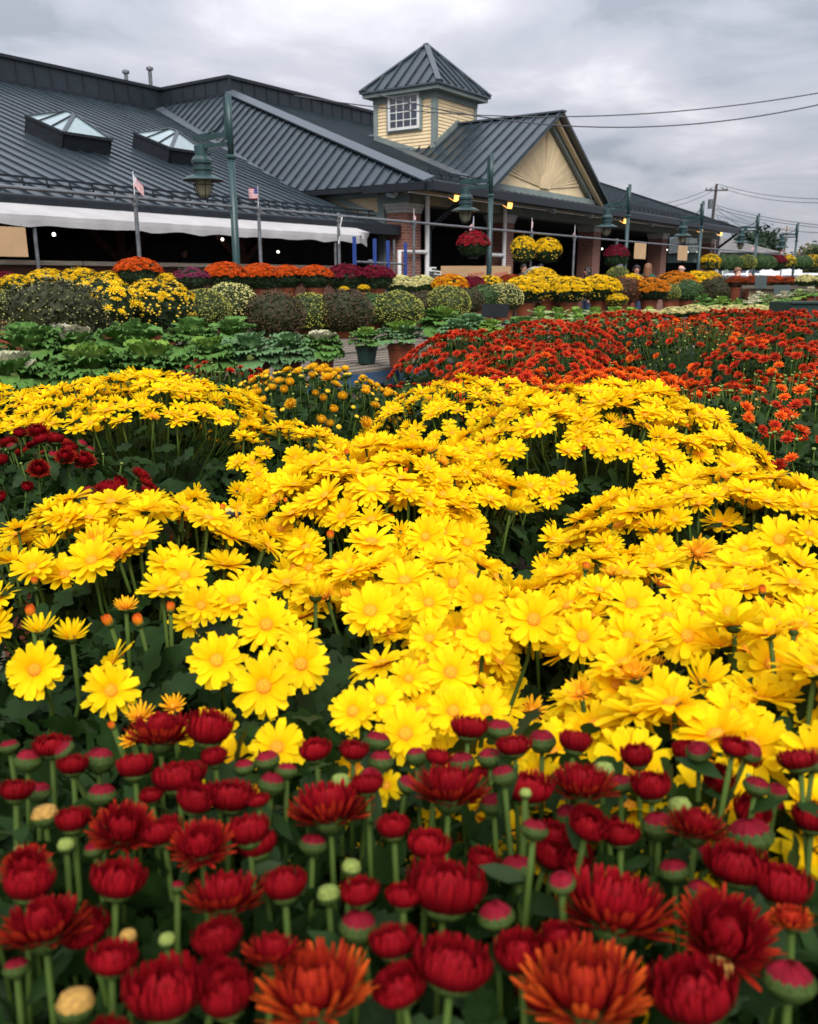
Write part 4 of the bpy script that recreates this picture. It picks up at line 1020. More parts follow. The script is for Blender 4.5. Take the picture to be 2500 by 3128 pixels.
m_treedark = M('evergreen_leaf', (0.016, 0.034, 0.016), rough=.7, var=.35, trans=.15); m_autumn = M('autumn_leaf', (0.11, 0.085, 0.025), rough=.75, var=.4, trans=.2); m_bark = M('bark', (0.06, 0.048, 0.038), rough=.95, var=.3, bump=.4)
m_hedge = M('hedge_leaf', (0.045, 0.062, 0.022), rough=.75, var=.4, trans=.2)
def tree(px, ytop, Y, wpx, mat, label, n=2600, size=.5, lobes=5, seed=1):
    top = at_y(px, ytop, Y); H = top.z; rad = wpx / 2 / FPX * Y
    t = thing('tree', label, 'tree', (top.x, top.y, 0), seed)
    m = MB(); m.tube([(0, 0, 0), (.1, 0, H * .3), (0, .1, H * .75)], .28, 8, r1=.08)
    r_ = random.Random(seed)
    for i in range(5):
        a = i * 1.3; m.tube([(0.05, 0, H * (.28 + .08 * i)), (math.cos(a) * rad * .6, math.sin(a) * rad * .6, H * (.5 + .07 * i))], .09, 6, r1=.03)
    m.build('trunk', m_bark, t)
    for i in range(lobes):
        a = i * 2.4; rr = rad * (.42 if i else 0)
        leafy((math.cos(a) * rr, math.sin(a) * rr, H * (.60 + (.13 * ((i * 7) % 3 - 1) if i else .08))), (rad * .62, rad * .62, H * .30), n // lobes, size, mat, 'crown', t, core=.35, seed=seed * 10 + i)
tree(2300, 700, 90, 190, m_treedark, 'tall dark evergreen tree behind the fifth street lamp', 3600, .55, 6, 1)
tree(2195, 735, 95, 90, m_treedark, 'small dark tree beside the end of the market hall', 1200, .5, 4, 2)
tree(2480, 752, 110, 130, m_autumn, 'far olive brown tree at the right edge', 1600, .6, 5, 3)
tree(2385, 770, 105, 120, m_autumn, 'far low autumn tree behind the tan utility pole', 1400, .6, 5, 4)
tree(2545, 735, 100, 160, m_hedge, 'far green tree just beyond the right edge', 1600, .6, 5, 5)
def bare_tree(px, ytop, Y, label, seed):
    top = at_y(px, ytop, Y); H = top.z; t = thing('bare_tree', label, 'tree', (top.x, top.y, 0)); m = MB(); r_ = random.Random(seed)
    def br(p, d_, L, r0, lv):
        q = p + d_ * L; m.tube([p, (p + q) / 2 + Vector((r_.uniform(-.05, .05) * L, r_.uniform(-.05, .05) * L, 0)), q], r0, 5, r1=r0 * .6)
        if lv:
            for k in range(4): br(p + d_ * L * r_.uniform(.5, 1), (d_ + Vector((r_.uniform(-.8, .8), r_.uniform(-.8, .8), r_.uniform(-.1, .5)))).normalized(), L * .62, r0 * .55, lv - 1)
    br(Vector((0, 0, 0)), Vector((0, 0, 1)), H * .42, .16, 4); m.build('trunk', m_bark, t)
bare_tree(2440, 722, 95, 'bare branched tree left of the farthest street lamp', 4)
bare_tree(2375, 715, 100, 'bare branched tree beside the tan utility pole', 9)
J_ = Joined(); r_ = np.random.default_rng(5); n = 9000
x_ = r_.uniform(20, 150, n); pos = np.stack([x_, 118 + r_.normal(0, 2.0, n) + (x_ - 30) * -.25, np.abs(r_.random(n)) * (3.0 + 1.6 * np.sin(x_ * .35) + 1.0 * np.sin(x_ * 1.1)) + .3], 1)
J_.scatter(*LT, pos, r_.normal(size=(n, 3)) + np.array([0, -.6, .6]), r_.random(n) * 6.28, .7 + .7 * r_.random(n))
o = stuff(ob('far_hedge', J_.mesh('far_hedge', m_hedge))); tag(o, 'far mixed hedge and shrubs along the horizon at right', 'hedge')
# ================================================================ flower meshes (unit radius)
RFP = random.Random(12)
def petal(mb, phi, r0, z0, th0, th1, L, Wd, nseg=4, cup=0.12, mi=0, tipw=0.35, twist=0.0, basew=0.45, peak=0.62, tipx=0.05):
    er, et = Vector((math.cos(phi), math.sin(phi), 0)), Vector((-math.sin(phi), math.cos(phi), 0))
    r_, z = r0, z0; vs, us = [], []
    for i in range(nseg + 1):
        t = i / nseg
        th = th0 + (th1 - th0) * t
        if i:
            tm = th0 + (th1 - th0) * (t - .5 / nseg); r_ += math.sin(tm) * L / nseg; z += math.cos(tm) * L / nseg
        w = Wd * ((basew + (1 - basew) * math.sin(min(1, t / peak) * math.pi / 2)) if t < peak else (1 - (1 - tipw) * ((t - peak) / (1 - peak)) ** 2.2)) * .5
        nrm = er * -math.cos(th) + Vector((0, 0, math.sin(th)))
        c = er * r_ + Vector((0, 0, z)); tw = et * math.cos(twist * t) + nrm * math.sin(twist * t)
        ext = er * math.sin(th) + Vector((0, 0, math.cos(th)))
        mid = ext * (tipx * L if i == nseg else 0)
        vs += [c - tw * w + nrm * cup * w, c - nrm * cup * w * .6 + mid, c + tw * w + nrm * cup * w]; us += [t + .001] * 3
    fs = []
    for i in range(nseg):
        a = i * 3; fs += [(a, a + 1, a + 4, a + 3), (a + 1, a + 2, a + 5, a + 4)]
    mb.add(vs, fs, mi, us, RFP.random() + .001)
RF = random.Random(11)
def whorl(mb, n, r0, z0, th0, th1, L, Wd, jt=6, jl=.08, ph0=0.0, mi=0, nseg=4, gap=0.0, **kw):
    for k in range(n):
        if gap and RF.random() < gap: continue
        ph = ph0 + 2 * math.pi * (k + RF.uniform(-.22, .22)) / n
        j = R(RF.uniform(-jt, jt))
        petal(mb, ph, r0, z0, th0 + j * .5, th1 + j, L * (1 + RF.uniform(-jl, jl)), Wd * RF.uniform(.8, 1.15), nseg, mi=mi, twist=RF.uniform(-.5, .5), **kw)
YEL = (0.92, 0.60, 0.003); YTIP = (0.95, 0.70, 0.010); YBASE = (0.87, 0.43, 0.003)
m_yel = M_petal('yellow_petal', [(0, YBASE), (.35, YEL), (1, YTIP)], trans=.48, vary=.10)
m_yyoung = M_petal('amber_petal', [(0, (.75, .26, .008)), (.5, (.80, .36, .010)), (1, (.84, .46, .015))], trans=.25, vary=.12)
m_ybud = M_petal('orange_bud_petal', [(0, (.55, .22, .01)), (.5, (.72, .20, .012)), (1, (.62, .10, .015))], trans=.1, vary=.15)
m_disc = M('flower_disc', (0.78, 0.30, 0.012), rough=.85, var=.35, scale=22, bump=.35, bscale=45, trans=.15)
m_calyx = M('calyx_green', (0.030, 0.050, 0.010), spec=.1, rough=.65, var=.35, scale=6)
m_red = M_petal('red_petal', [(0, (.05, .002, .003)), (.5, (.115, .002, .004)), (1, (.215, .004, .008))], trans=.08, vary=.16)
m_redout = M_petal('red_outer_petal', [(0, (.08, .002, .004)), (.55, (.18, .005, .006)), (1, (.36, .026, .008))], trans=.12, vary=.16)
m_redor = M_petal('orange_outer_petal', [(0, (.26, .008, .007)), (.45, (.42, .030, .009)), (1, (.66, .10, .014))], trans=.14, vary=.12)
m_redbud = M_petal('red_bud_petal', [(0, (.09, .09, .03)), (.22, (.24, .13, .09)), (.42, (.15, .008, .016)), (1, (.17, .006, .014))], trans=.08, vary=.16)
m_gbud = M('pale_green_bud', (0.17, 0.22, 0.045), rough=.7, var=.3, scale=6, bump=.35, bscale=14)
m_goldbud = M('gold_bud', (0.34, 0.19, 0.04), rough=.7, var=.35, scale=6, bump=.35, bscale=14)
m_gold = M_petal('gold_petal', [(0, (.55, .22, .008)), (.5, (.76, .37, .010)), (1, (.84, .50, .018))], trans=.15, vary=.12)
m_goldb = M_petal('gold_bud_petal', [(0, (.22, .26, .05)), (.4, (.60, .40, .03)), (1, (.76, .46, .02))], trans=.1, vary=.12)
m_rust = M_petal('rust_petal', [(0, (.24, .008, .006)), (.5, (.40, .020, .008)), (1, (.58, .055, .012))], trans=.14, vary=.28)
m_orange = M_petal('orange_petal', [(0, (.52, .035, .006)), (.5, (.70, .085, .008)), (1, (.80, .15, .012))], trans=.16, vary=.2)
m_dkred = M_petal('deep_red_petal', [(0, (.16, .004, .006)), (.5, (.30, .008, .010)), (1, (.42, .022, .014))], trans=.12, vary=.2)

def calyx(mb, r=.3, h=.3, mi=2, z=-.02):
    mb.lathe([(.07, z - h), (r * .75, z - h * .72), (r, z - h * .2), (r * .92, z)], 10, (0, 0, 0), mi)
def daisy(n1, n2, a0, a1, L=.82, Wd=.28, droop=0, nseg=4, gap=0.0):
    m = MB(); calyx(m, .24, .20)
    whorl(m, n1, .17, -.03, R(80), R(a0 + droop), L, Wd, 13, .13, 0, 0, nseg, gap, tipw=.62, peak=.68, tipx=-.015)
    whorl(m, n2, .15, .02, R(68), R(a1), L * .92, Wd * .95, 16, .15, .2, 0, nseg, gap, tipw=.62, peak=.68, tipx=-.015)
    m.lathe([(.205, .0), (.215, .045), (.17, .09), (.09, .11), (0, .115)], 14, (0, 0, 0), 1)
    return m
YM = [m_yel, m_disc, m_calyx]
daisies = [daisy(16, 13, 94, 78).mesh('flower', YM, True), daisy(15, 13, 86, 62).mesh('flower', YM, True), daisy(16, 13, 108, 86).mesh('flower', YM, True), daisy(14, 12, 90, 72, Wd=.32).mesh('flower', YM, True),
           daisy(15, 12, 99, 72, gap=.12).mesh('flower', YM, True), daisy(15, 13, 80, 54).mesh('flower', YM, True)]
daisies_lo = [daisy(9, 6, 90, 66, Wd=.40, nseg=2).mesh('flower', YM, True), daisy(9, 6, 82, 55, Wd=.40, nseg=2).mesh('flower', YM, True), daisy(8, 6, 100, 74, Wd=.42, nseg=2).mesh('flower', YM, True)]
m = MB(); calyx(m, .3, .3); whorl(m, 13, .18, 0, R(60), R(38), .85, .2, 9, .1); whorl(m, 9, .12, .03, R(40), R(18), .75, .19, 9, .1, .2); d_half = m.mesh('flower', [m_yel, m_disc, m_calyx], True)
m = MB(); calyx(m, .32, .32); whorl(m, 14, .2, 0, R(66), R(46), .8, .17, 12, .12); whorl(m, 12, .14, .03, R(45), R(22), .68, .16, 12, .12, .2); m.lathe([(.2, .05), (.15, .2), (0, .25)], 10, (0, 0, 0), 1); d_young = m.mesh('flower', [m_yyoung, m_disc, m_calyx], True)
m = MB(); calyx(m, .40, .45); whorl(m, 12, .30, -.06, R(25), R(-22), .78, .24, 5, .1); whorl(m, 8, .18, 0, R(10), R(-14), .7, .22, 5, .1, .3); d_bud = m.mesh('flower_bud', [m_ybud, m_disc, m_calyx], True)
m = MB(); m.lathe([(.1, -.5), (.45, -.3), (.6, .1), (.45, .42), (.2, .5), (0, .46)], 12, (0, 0, 0), 0); m.lathe([(.1, -.52), (.5, -.3), (.62, -.05), (.5, .12)], 9, (0, 0, 0), 1); g_bud = m.mesh('flower_bud', [m_gbud, m_calyx], True); au_bud = m.mesh('flower_bud', [m_goldbud, m_calyx], True)

def cal2(m, r, z0, h, n=11):
    m.lathe([(.10, z0 - h), (r * .55, z0 - h * .8), (r * .9, z0 - h * .35), (r, z0 + .02)], 12, (0, 0, 0), 2)
    for k in range(n): petal(m, k * 2 * math.pi / n, r * .96, z0 - .02, R(8), R(-8), h * .55, r * .5, 2, mi=2, tipw=.1)
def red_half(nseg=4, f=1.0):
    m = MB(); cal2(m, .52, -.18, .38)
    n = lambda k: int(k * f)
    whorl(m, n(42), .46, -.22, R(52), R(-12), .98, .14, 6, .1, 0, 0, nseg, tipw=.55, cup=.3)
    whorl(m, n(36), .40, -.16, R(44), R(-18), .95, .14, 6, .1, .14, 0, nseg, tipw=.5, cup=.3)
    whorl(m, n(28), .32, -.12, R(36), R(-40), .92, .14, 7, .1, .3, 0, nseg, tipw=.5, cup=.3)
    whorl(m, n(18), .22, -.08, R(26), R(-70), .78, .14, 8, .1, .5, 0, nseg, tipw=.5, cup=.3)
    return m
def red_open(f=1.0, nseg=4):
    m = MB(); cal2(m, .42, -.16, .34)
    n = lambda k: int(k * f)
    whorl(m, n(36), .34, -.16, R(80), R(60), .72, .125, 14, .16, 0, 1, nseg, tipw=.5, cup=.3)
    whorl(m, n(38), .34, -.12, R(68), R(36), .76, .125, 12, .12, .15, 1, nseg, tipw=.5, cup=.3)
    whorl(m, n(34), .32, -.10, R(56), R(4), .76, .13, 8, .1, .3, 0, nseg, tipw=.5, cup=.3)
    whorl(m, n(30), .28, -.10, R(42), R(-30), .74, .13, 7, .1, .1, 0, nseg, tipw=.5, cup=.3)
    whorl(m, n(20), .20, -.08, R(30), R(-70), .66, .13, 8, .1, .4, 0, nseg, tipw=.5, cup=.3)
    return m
def red_bud():
    m = MB()
    m.lathe([(.12, -.75), (.5, -.6), (.78, -.2), (.80, .02)], 14, (0, 0, 0), 2)
    for k in range(14): petal(m, k * 2 * math.pi / 14, .79, -.12, R(-2), R(-34), .42, .34, 3, mi=2, tipw=.15)
    whorl(m, 26, .74, -.15, R(2), R(-78), .95, .20, 4, .06, 0, 0, 4, tipw=.5, cup=.3)
    whorl(m, 20, .60, .10, R(-8), R(-95), .70, .2, 4, .06, .2, 0, 4, tipw=.5, cup=.3)
    whorl(m, 12, .4, .25, R(-30), R(-110), .42, .2, 4, .06, .2, 0, 3, tipw=.5, cup=.3)
    m.lathe([(.6, .05), (.45, .30), (.2, .33), (0, .28)], 12, (0, 0, 0), 0, [.6, .8, .9, .9])
    return m
RM = [m_red, m_redout, m_calyx]
def squash(m, f):
    m.v = [(v[0], v[1], v[2] * f) for v in m.v]; return m
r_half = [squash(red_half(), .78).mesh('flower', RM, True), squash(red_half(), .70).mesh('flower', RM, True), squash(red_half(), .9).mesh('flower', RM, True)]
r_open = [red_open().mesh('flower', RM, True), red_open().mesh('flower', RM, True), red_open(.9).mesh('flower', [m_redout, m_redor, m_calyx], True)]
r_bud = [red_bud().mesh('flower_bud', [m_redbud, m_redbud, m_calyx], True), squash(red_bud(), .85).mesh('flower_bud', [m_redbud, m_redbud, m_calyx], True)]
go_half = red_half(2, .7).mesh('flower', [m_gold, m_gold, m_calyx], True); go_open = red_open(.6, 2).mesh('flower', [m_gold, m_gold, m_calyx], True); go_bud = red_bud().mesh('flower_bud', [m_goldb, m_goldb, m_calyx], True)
def small_double(mats, nseg=2):
    m = MB(); calyx(m, .3, .25)
    whorl(m, 13, .18, 0, R(80), R(82), .8, .30, 10, .12, 0, 0, nseg, tipw=.45); whorl(m, 11, .15, .05, R(60), R(52), .7, .28, 10, .12, .2, 0, nseg, tipw=.45); whorl(m, 7, .08, .08, R(35), R(12), .5, .24, 10, .1, .2, 0, nseg, tipw=.45)
    return m.mesh('flower', mats, True)
m_dkred2 = M_petal('brick_red_petal', [(0, (.22, .008, .005)), (.5, (.36, .018, .007)), (1, (.48, .040, .010))], trans=.12, vary=.25)
sd_rust, sd_orange, sd_red = small_double([m_rust, m_rust, m_calyx]), small_double([m_orange, m_orange, m_calyx]), small_double([m_dkred2, m_dkred2, m_calyx])

# ---------------------------------------------------------------- leaves
def lobed_leaf():
    m = MB(); half = [(0, .03), (.12, .04), (.22, .16), (.34, .19), (.40, .13), (.52, .27), (.66, .27), (.70, .17), (.84, .17), (.93, .10)]
    z = lambda x, y: .10 * abs(y) * 1.2 - .22 * x * x + .05 * math.sin(9 * x) * abs(y) * 3
    ctr = [(x, 0) for x, _ in half] + [(1.0, 0)]
    vs = [(x, 0, z(x, 0)) for x, _ in ctr] + [(x, y, z(x, y)) for x, y in half] + [(x, -y, z(x, y)) for x, y in half]
    n = len(half); fs = []
    for i in range(n - 1):
        fs += [(i, i + 1, n + 1 + i + 1, n + 1 + i), (i + 1, i, 2 * n + 1 + i, 2 * n + 1 + i + 1)]
    fs += [(n - 1, n, 2 * n), (n, n - 1, 3 * n)]
    m.add(vs, fs); return m
LOBE = lobed_leaf(); LOBET = template(LOBE)
leaf_mesh = LOBE.mesh('leaf', m_leafdark, True)
SIMPLE = MB(); SIMPLE.add([(0, 0, 0), (.35, .17, .04), (.7, .14, -.03), (1, 0, -.12), (.7, -.14, -.03), (.35, -.17, .04), (.5, 0, -.02)], [(0, 6, 1), (1, 6, 2), (2, 6, 3), (3, 6, 4), (4, 6, 5), (5, 6, 0)]); SIMT = template(SIMPLE)

# ---------------------------------------------------------------- pots
def pot_mesh(mat, name='pot'):
    m = MB(); m.lathe([(.72, 0), (.74, .02), (.93, .80), (.94, .82), (1.0, .82), (1.02, 1.0), (.95, 1.0), (.92, .9)], 24, (0, 0, 0), 0); m.lathe([(.92, .88), (.4, .93), (0, .95)], 24, (0, 0, 0), 1)
    return m.mesh(name, [mat, m_soil])
pot_terra, pot_green = pot_mesh(m_terracotta), pot_mesh(m_greenpot)

# ================================================================ potted mums in the foreground
class Dome:
    def __init__(self, px, py, Y, Rr, h, ry=1.0):
        p = at_y(px, py, Y); self.c = p; self.R, self.h, self.ry = Rr, h, ry
    def surf(self, x, y):
        q = math.hypot((x - self.c.x) / self.R, (y - self.c.y) / (self.R * self.ry))
        return self.c.z - self.h * q ** 2.4, q
DOMES = []
def quat_to(n, spin):
    return n.to_track_quat('Z', 'Y') @ Quaternion((0, 0, 1), spin)
# near blooms: a head of disc and calyx that carries every petal as a piece of its own
_h = MB(); calyx(_h, .24, .20); _h.lathe([(.205, .0), (.215, .045), (.17, .09), (.09, .11), (0, .115)], 14, (0, 0, 0), 1); head_mesh = _h.mesh('flower', [m_yel, m_disc, m_calyx], True)
def _pm(th0, th1, L, z0, r0):
    q = MB(); petal(q, 0, r0, z0, R(th0), R(th1), L, .29 * RF.uniform(.85, 1.12), 5, tipw=.62, peak=.68, tipx=-.015, twist=RF.uniform(-.5, .5)); return q.mesh('petal', m_yel, True)
pet_out = [_pm(80, t_, .82 * RF.uniform(.9, 1.1), -.03, .17) for t_ in (76, 86, 92, 98, 106, 116)]
pet_in = [_pm(68, t_, .76 * RF.uniform(.88, 1.1), .02, .15) for t_ in (48, 60, 68, 76, 86)]
def petalled(root, loc, q, sc, rr):
    f_ = ob('flower', head_mesh, root, loc, q, sc)
    lo, hi = rr.choice(((0, 4), (1, 5), (2, 6), (1, 6)))
    for n_, ms_, ph in ((rr.randint(13, 16), pet_out[lo:hi], 0), (rr.randint(10, 13), pet_in[max(0, lo - 1):hi - 1], .2)):
        for k in range(n_):
            ob('petal', rr.choice(ms_), f_, (0, 0, 0), (rr.uniform(-.06, .06), rr.uniform(-.06, .06), ph + 2 * math.pi * (k + rr.uniform(-.25, .25)) / n_), rr.uniform(.9, 1.06))
def mum_plant(label, dome, specs, n, spacing, group='potted mums in the foreground', leafn=350, leafsz=.05, leafm=None, avoid=(), hand=(), pot=pot_terra, bench=.62, qmax=1.0, tilt=.55, upright=0.0, seed=0, stemr=.0022, name='potted_mum', jz=.012, leafobj=0, corem=None, skipfn=None):
    rr = random.Random(seed * 31 + 5); nr = np.random.default_rng(seed + 100)
    root = thing(name, label, 'mum plant', (dome.c.x, dome.c.y, bench), 0, group)
    o0 = Vector((dome.c.x, dome.c.y, bench))
    placed, stems = [], []
    fl_list = []
    for (pos, nrm, size, mesh) in hand:
        fl_list.append((pos, nrm, size, mesh)); placed.append(pos)
    tot = sum(s[1] for s in specs); tries = 0
    hp = [project(h[0]) for h in hand]
    while len(fl_list) < n + len(hand) and tries < n * 25:
        tries += 1
        a, q = rr.uniform(0, 6.283), math.sqrt(rr.random()) * qmax
        x, y = dome.c.x + math.cos(a) * q * dome.R, dome.c.y + math.sin(a) * q * dome.R * dome.ry
        z, _ = dome.surf(x, y)
        if any(o is not dome and o.surf(x, y)[0] > z and o.surf(x, y)[1] < 1.0 for o in DOMES): continue
        z += rr.uniform(-jz, jz)
        p = Vector((x, y, z))
        if any((p - e_).length_squared < spacing * spacing for e_ in placed): continue
        pp_ = project(p)
        if any(x0 < pp_[0] < x1 and y0 < pp_[1] < y1 for (x0, y0, x1, y1) in avoid): continue
        if hp and any(abs(pp_[0] - b_[0]) < 75 and abs(pp_[1] - b_[1]) < 62 for b_ in hp): continue
        if skipfn and skipfn(pp_): continue
        g_ = dome.h * 2.4 * q ** 1.4 / dome.R
        nn = Vector((math.cos(a) * g_ * tilt, math.sin(a) * g_ * tilt, 1)).normalized() + Vector((rr.uniform(-.36, .36), rr.uniform(-.36, .34), 0))
        w = rr.uniform(0, tot); k = 0
        while w > specs[k][1]: w -= specs[k][1]; k += 1
        ms = specs[k][0]; ms = rr.choice(ms) if isinstance(ms, list) else ms
        fl_list.append((p, nn.normalized(), specs[k][2] * rr.uniform(.74, 1.1), ms)); placed.append(p)
    sm = MB()
    for fi, (p, nn, sz, ms) in enumerate(fl_list):
        if ms in daisies and sz / cdepth(p) > .0295 and fi < len(hand):
            petalled(root, p - o0, quat_to(nn, rr.uniform(0, 6.283)), sz, rr)
        else:
            ob(ms.name.split('.')[0], ms, root, p - o0, quat_to(nn, rr.uniform(0, 6.283)), sz)
        base = Vector(((p.x - dome.c.x) * .45, (p.y - dome.c.y) * .45, .20))
        top = p - o0 - nn * sz * .25
        mid = top - nn * .035 - Vector((0, 0, .035)); mid2 = base.lerp(top, .5) + Vector((rr.uniform(-.01, .01), rr.uniform(-.01, .01), 0))
        sm.tube([top, mid, mid2, base], stemr, 5)
        stems.append((p, top, base))
    if sm.v: stuff(sm.build('stems', m_stem, root, True))
    # foliage
    J_ = Joined(); k = leafn
    a, q = nr.random(k) * 6.283, np.sqrt(nr.random(k)) * .97
    x, y = np.cos(a) * q * dome.R, np.sin(a) * q * dome.R * dome.ry
    zs = dome.c.z - dome.h * q ** 2.4 - bench
    zl = zs - .035 - nr.random(k) ** 1.4 * np.maximum(.05, zs - .24)
    nn = np.stack([np.cos(a) * (q + upright), np.sin(a) * (q + upright), np.full(k, .75 - upright * .5)], 1) + nr.normal(size=(k, 3)) * .45
    J_.scatter(*LOBET, np.stack([x, y, zl], 1), nn, nr.random(k) * 6.283, leafsz * (.6 + .7 * nr.random(k)))
    if stems and upright:      # small leaves up along the stems
        P_, N2 = [], []
        for (p, top, base) in stems:
            for _ in range(8):
                t_ = rr.uniform(.05, .75); c = top.lerp(base, t_); P_.append(c); N2.append((rr.uniform(-1, 1), rr.uniform(-1, 1), rr.uniform(.2, .9)))
        J_.scatter(*SIMT, np.array(P_), np.array(N2), nr.random(len(P_)) * 6.283, leafsz * (.5 + .5 * nr.random(len(P_))))
    stuff(ob('foliage', J_.mesh('foliage', leafm or m_leafdark, True), root))
    for _ in range(leafobj):
        aa, qq = rr.uniform(0, 6.283), math.sqrt(rr.random()) * .95
        zz = dome.c.z - dome.h * qq ** 2.4 - bench - rr.uniform(.03, .09)
        ob('leaf', leaf_mesh, root, (math.cos(aa) * qq * dome.R, math.sin(aa) * qq * dome.R * dome.ry, zz), quat_to(Vector((math.cos(aa) * .6 + rr.uniform(-.5, .5), math.sin(aa) * .6 + rr.uniform(-.6, .3), .8)).normalized(), rr.uniform(0, 6.283)), rr.uniform(.035, .055))
    # solid dark core, added inside the plant to block light and view
    hz_ = dome.c.z - bench
    m = MB(); m.lathe([(.11, .16), (dome.R * .5, .19), (dome.R * .62, .20 + (hz_ - .3) * .3), (dome.R * .5, hz_ - .20 - dome.h * .3), (dome.R * .2, hz_ - .16), (0, hz_ - .155)], 20)
    m.v = [(x_, y_ * dome.ry, z_) for x_, y_, z_ in m.v]
    m.build('blocking_core', corem or m_leafdark, root, True)
    ob('pot', pot, root, (0, 0, 0), None, (.13, .13, .22))
    return root
SY = .0305
near_specs = [(daisies, 8, SY * 1.06), (d_half, .7, SY * .8), (d_young, .8, SY * .62), (d_bud, .5, SY * .36)]
far_specs = [(daisies_lo + daisies[:2], 9, SY * .93), (d_half, .6, SY * .8), (d_young, .4, SY * .6)]
dom = {}
for k, a in dict(A0=(40, 1205, 2.30, .34, .16), A1=(430, 1165, 2.15, .40, .17), A2=(830, 1310, 1.98, .27, .20), B=(1450, 1180, 2.50, .34, .15), C=(1850, 1200, 1.92, .37, .17), D=(1190, 1400, 1.46, .30, .16),
                  C2=(2260, 1500, 1.34, .29, .12), E=(380, 1560, 1.16, .29, .17), F1=(2130, 1790, .94, .27, .10), F2=(1250, 1760, .98, .23, .13), F3=(760, 1860, .80, .17, .10), F4=(2420, 2080, .62, .19, .06), F5=(1250, 2120, .70, .15, .10), F6=(2000, 2200, .62, .15, .10), F7=(1850, 2520, .50, .14, .08), E2=(60, 1960, .80, .20, .12)).items():
    dom[k] = Dome(*a)
DOMES = list(dom.values())
# blooms read one by one: (px, py, width px, kind, lean towards the camera, lean sideways)
NEAR_Y = [(107, 2047, 190, 'o', .9, .1), (340, 2110, 185, 'o', .8, .5), (663, 2018, 195, 'o', .8, .1), (807, 2097, 220, 'o', 1.0, .1), (920, 2029, 195, 'o', .9, .35), (815, 1909, 190, 'o', .7, .0), (616, 1851, 140, 'o', .6, .2), (715, 1835, 190, 'o', .25, .1),
          (200, 1755, 170, 'o', .2, .2), (123, 1925, 110, 'h', .1, .0), (220, 1945, 115, 'h', .2, .1), (386, 1857, 95, 'y', .1, .1), (334, 1903, 60, 'b', .1, -.5), (425, 1902, 60, 'b', .1, -.3), (522, 1862, 50, 'b', 0, .1), (495, 1800, 155, 'o', .1, 0), (1132, 1867, 200, 'o', .5, 0),
          (1385, 1783, 155, 'o', .6, .1), (1310, 1841, 150, 'o', .6, 0), (1461, 1830, 155, 'o', .7, .1), (1479, 1945, 175, 'o', .7, 0), (1630, 1893, 195, 'o', .8, 0), (1377, 2055, 195, 'o', .6, 0), (1249, 2073, 130, 'o', .6, .2), (1312, 1950, 140, 'o', .6, -.1), (1079, 2173, 165, 'o', .7, -.3),
          (1239, 2243, 205, 'o', .6, 0), (1385, 2172, 175, 'o', .7, -.1), (1484, 2170, 170, 'o', .5, .1), (1165, 2140, 160, 'o', .4, 0), (1625, 2170, 105, 'y', .6, .3), (847, 2285, 200, 'o', .5, 0), (1780, 1945, 180, 'o', .8, .1), (1918, 1945, 160, 'o', .8, .2), (2099, 1945, 195, 'o', .7, .1),
          (1929, 1846, 190, 'o', .4, 0), (2357, 2031, 220, 'o', .7, 0), (2012, 2151, 245, 'o', .9, 0), (1884, 2091, 160, 'o', .9, -.3), (2294, 2280, 275, 'o', .8, 0), (1934, 2337, 270, 'o', .5, 0), (1772, 2118, 115, 'y', .3, -.6), (2237, 2180, 210, 'o', .4, 0), (2280, 2420, 245, 'o', .9, .1), (2425, 2475, 200, 'o', .8, 0),
          (2096, 1800, 160, 'o', .4, 0), (2227, 1872, 185, 'o', .4, .1), (2150, 2085, 175, 'h', .4, .2), (2127, 2300, 115, 'y', .6, .1), (2462, 2144, 200, 'o', .7, -.2), (1555, 2548, 150, 'o', .5, 0), (1816, 2505, 200, 'o', .6, 0), (1823, 2640, 200, 'o', .6, 0), (1975, 2660, 180, 'o', .6, 0), (2106, 2625, 190, 'o', .6, 0),
          (1613, 2780, 120, 'o', .6, 0), (2425, 2620, 210, 'o', .7, 0), (1640, 2360, 130, 'o', .5, 0), (2105, 2480, 130, 'y', .5, .2), (430, 2190, 110, 'y', .2, 0), (530, 2160, 95, 'y', .3, .1), (345, 2220, 40, 'b', .2, -.4), (400, 2265, 75, 'y', .4, -.3), (95, 1395 + 480, 60, 'b', .1, 0), (2380, 1650, 175, 'o', .6, -.1), (2210, 1600, 160, 'o', .1, 0), (2130, 1690, 120, 'y', .6, .2),
          (1300, 1640, 130, 'o', .9, .05), (1135, 1655, 180, 'o', .1, .1), (1010, 1640, 45, 'b', .1, 0), (905, 1400, 85, 'o', .8, .3), (1500, 2440, 120, 'o', .5, 0), (960, 2420, 110, 'o', .4, 0), (1180, 2400, 120, 'o', .4, 0), (1400, 2420, 130, 'o', .4, 0), (1130, 2600, 90, 'h', .3, 0), (700, 2560, 60, 'o', .3, 0), (1560, 2690, 90, 'h', .3, 0)]
zsurf = lambda py: 1.075 if py < 2420 else (1.03 if py < 2560 else .985)
hands = {k: [] for k in dom}
for (px, py, w, kd, cam_l, side) in NEAR_Y:
    z = zsurf(py)
    p = at_z(px, py, z)
    if py < 1760:
        k = min(dom, key=lambda q: (dom[q].c.x - p.x) ** 2 + (dom[q].c.y - p.y) ** 2); z = dom[k].surf(p.x, p.y)[0] + .02; p = at_z(px, py, min(z, 1.12))
    nn = Vector((side * .8 - p.x * .3 * cam_l, -cam_l * 1.35, 1 - .35 * cam_l)).normalized()
    rad = w / 2 / FPX * cdepth(p)
    ms = {'o': random.choice(daisies), 'h': d_half, 'y': d_young, 'b': d_bud}[kd]
    if kd == 'h': rad *= 1.15
    if kd == 'b': rad *= 1.3
    k = min(dom, key=lambda q: ((dom[q].c.x - p.x) ** 2 + (dom[q].c.y - p.y) ** 2) / dom[q].R)
    hands[k].append((p, nn, rad, ms))
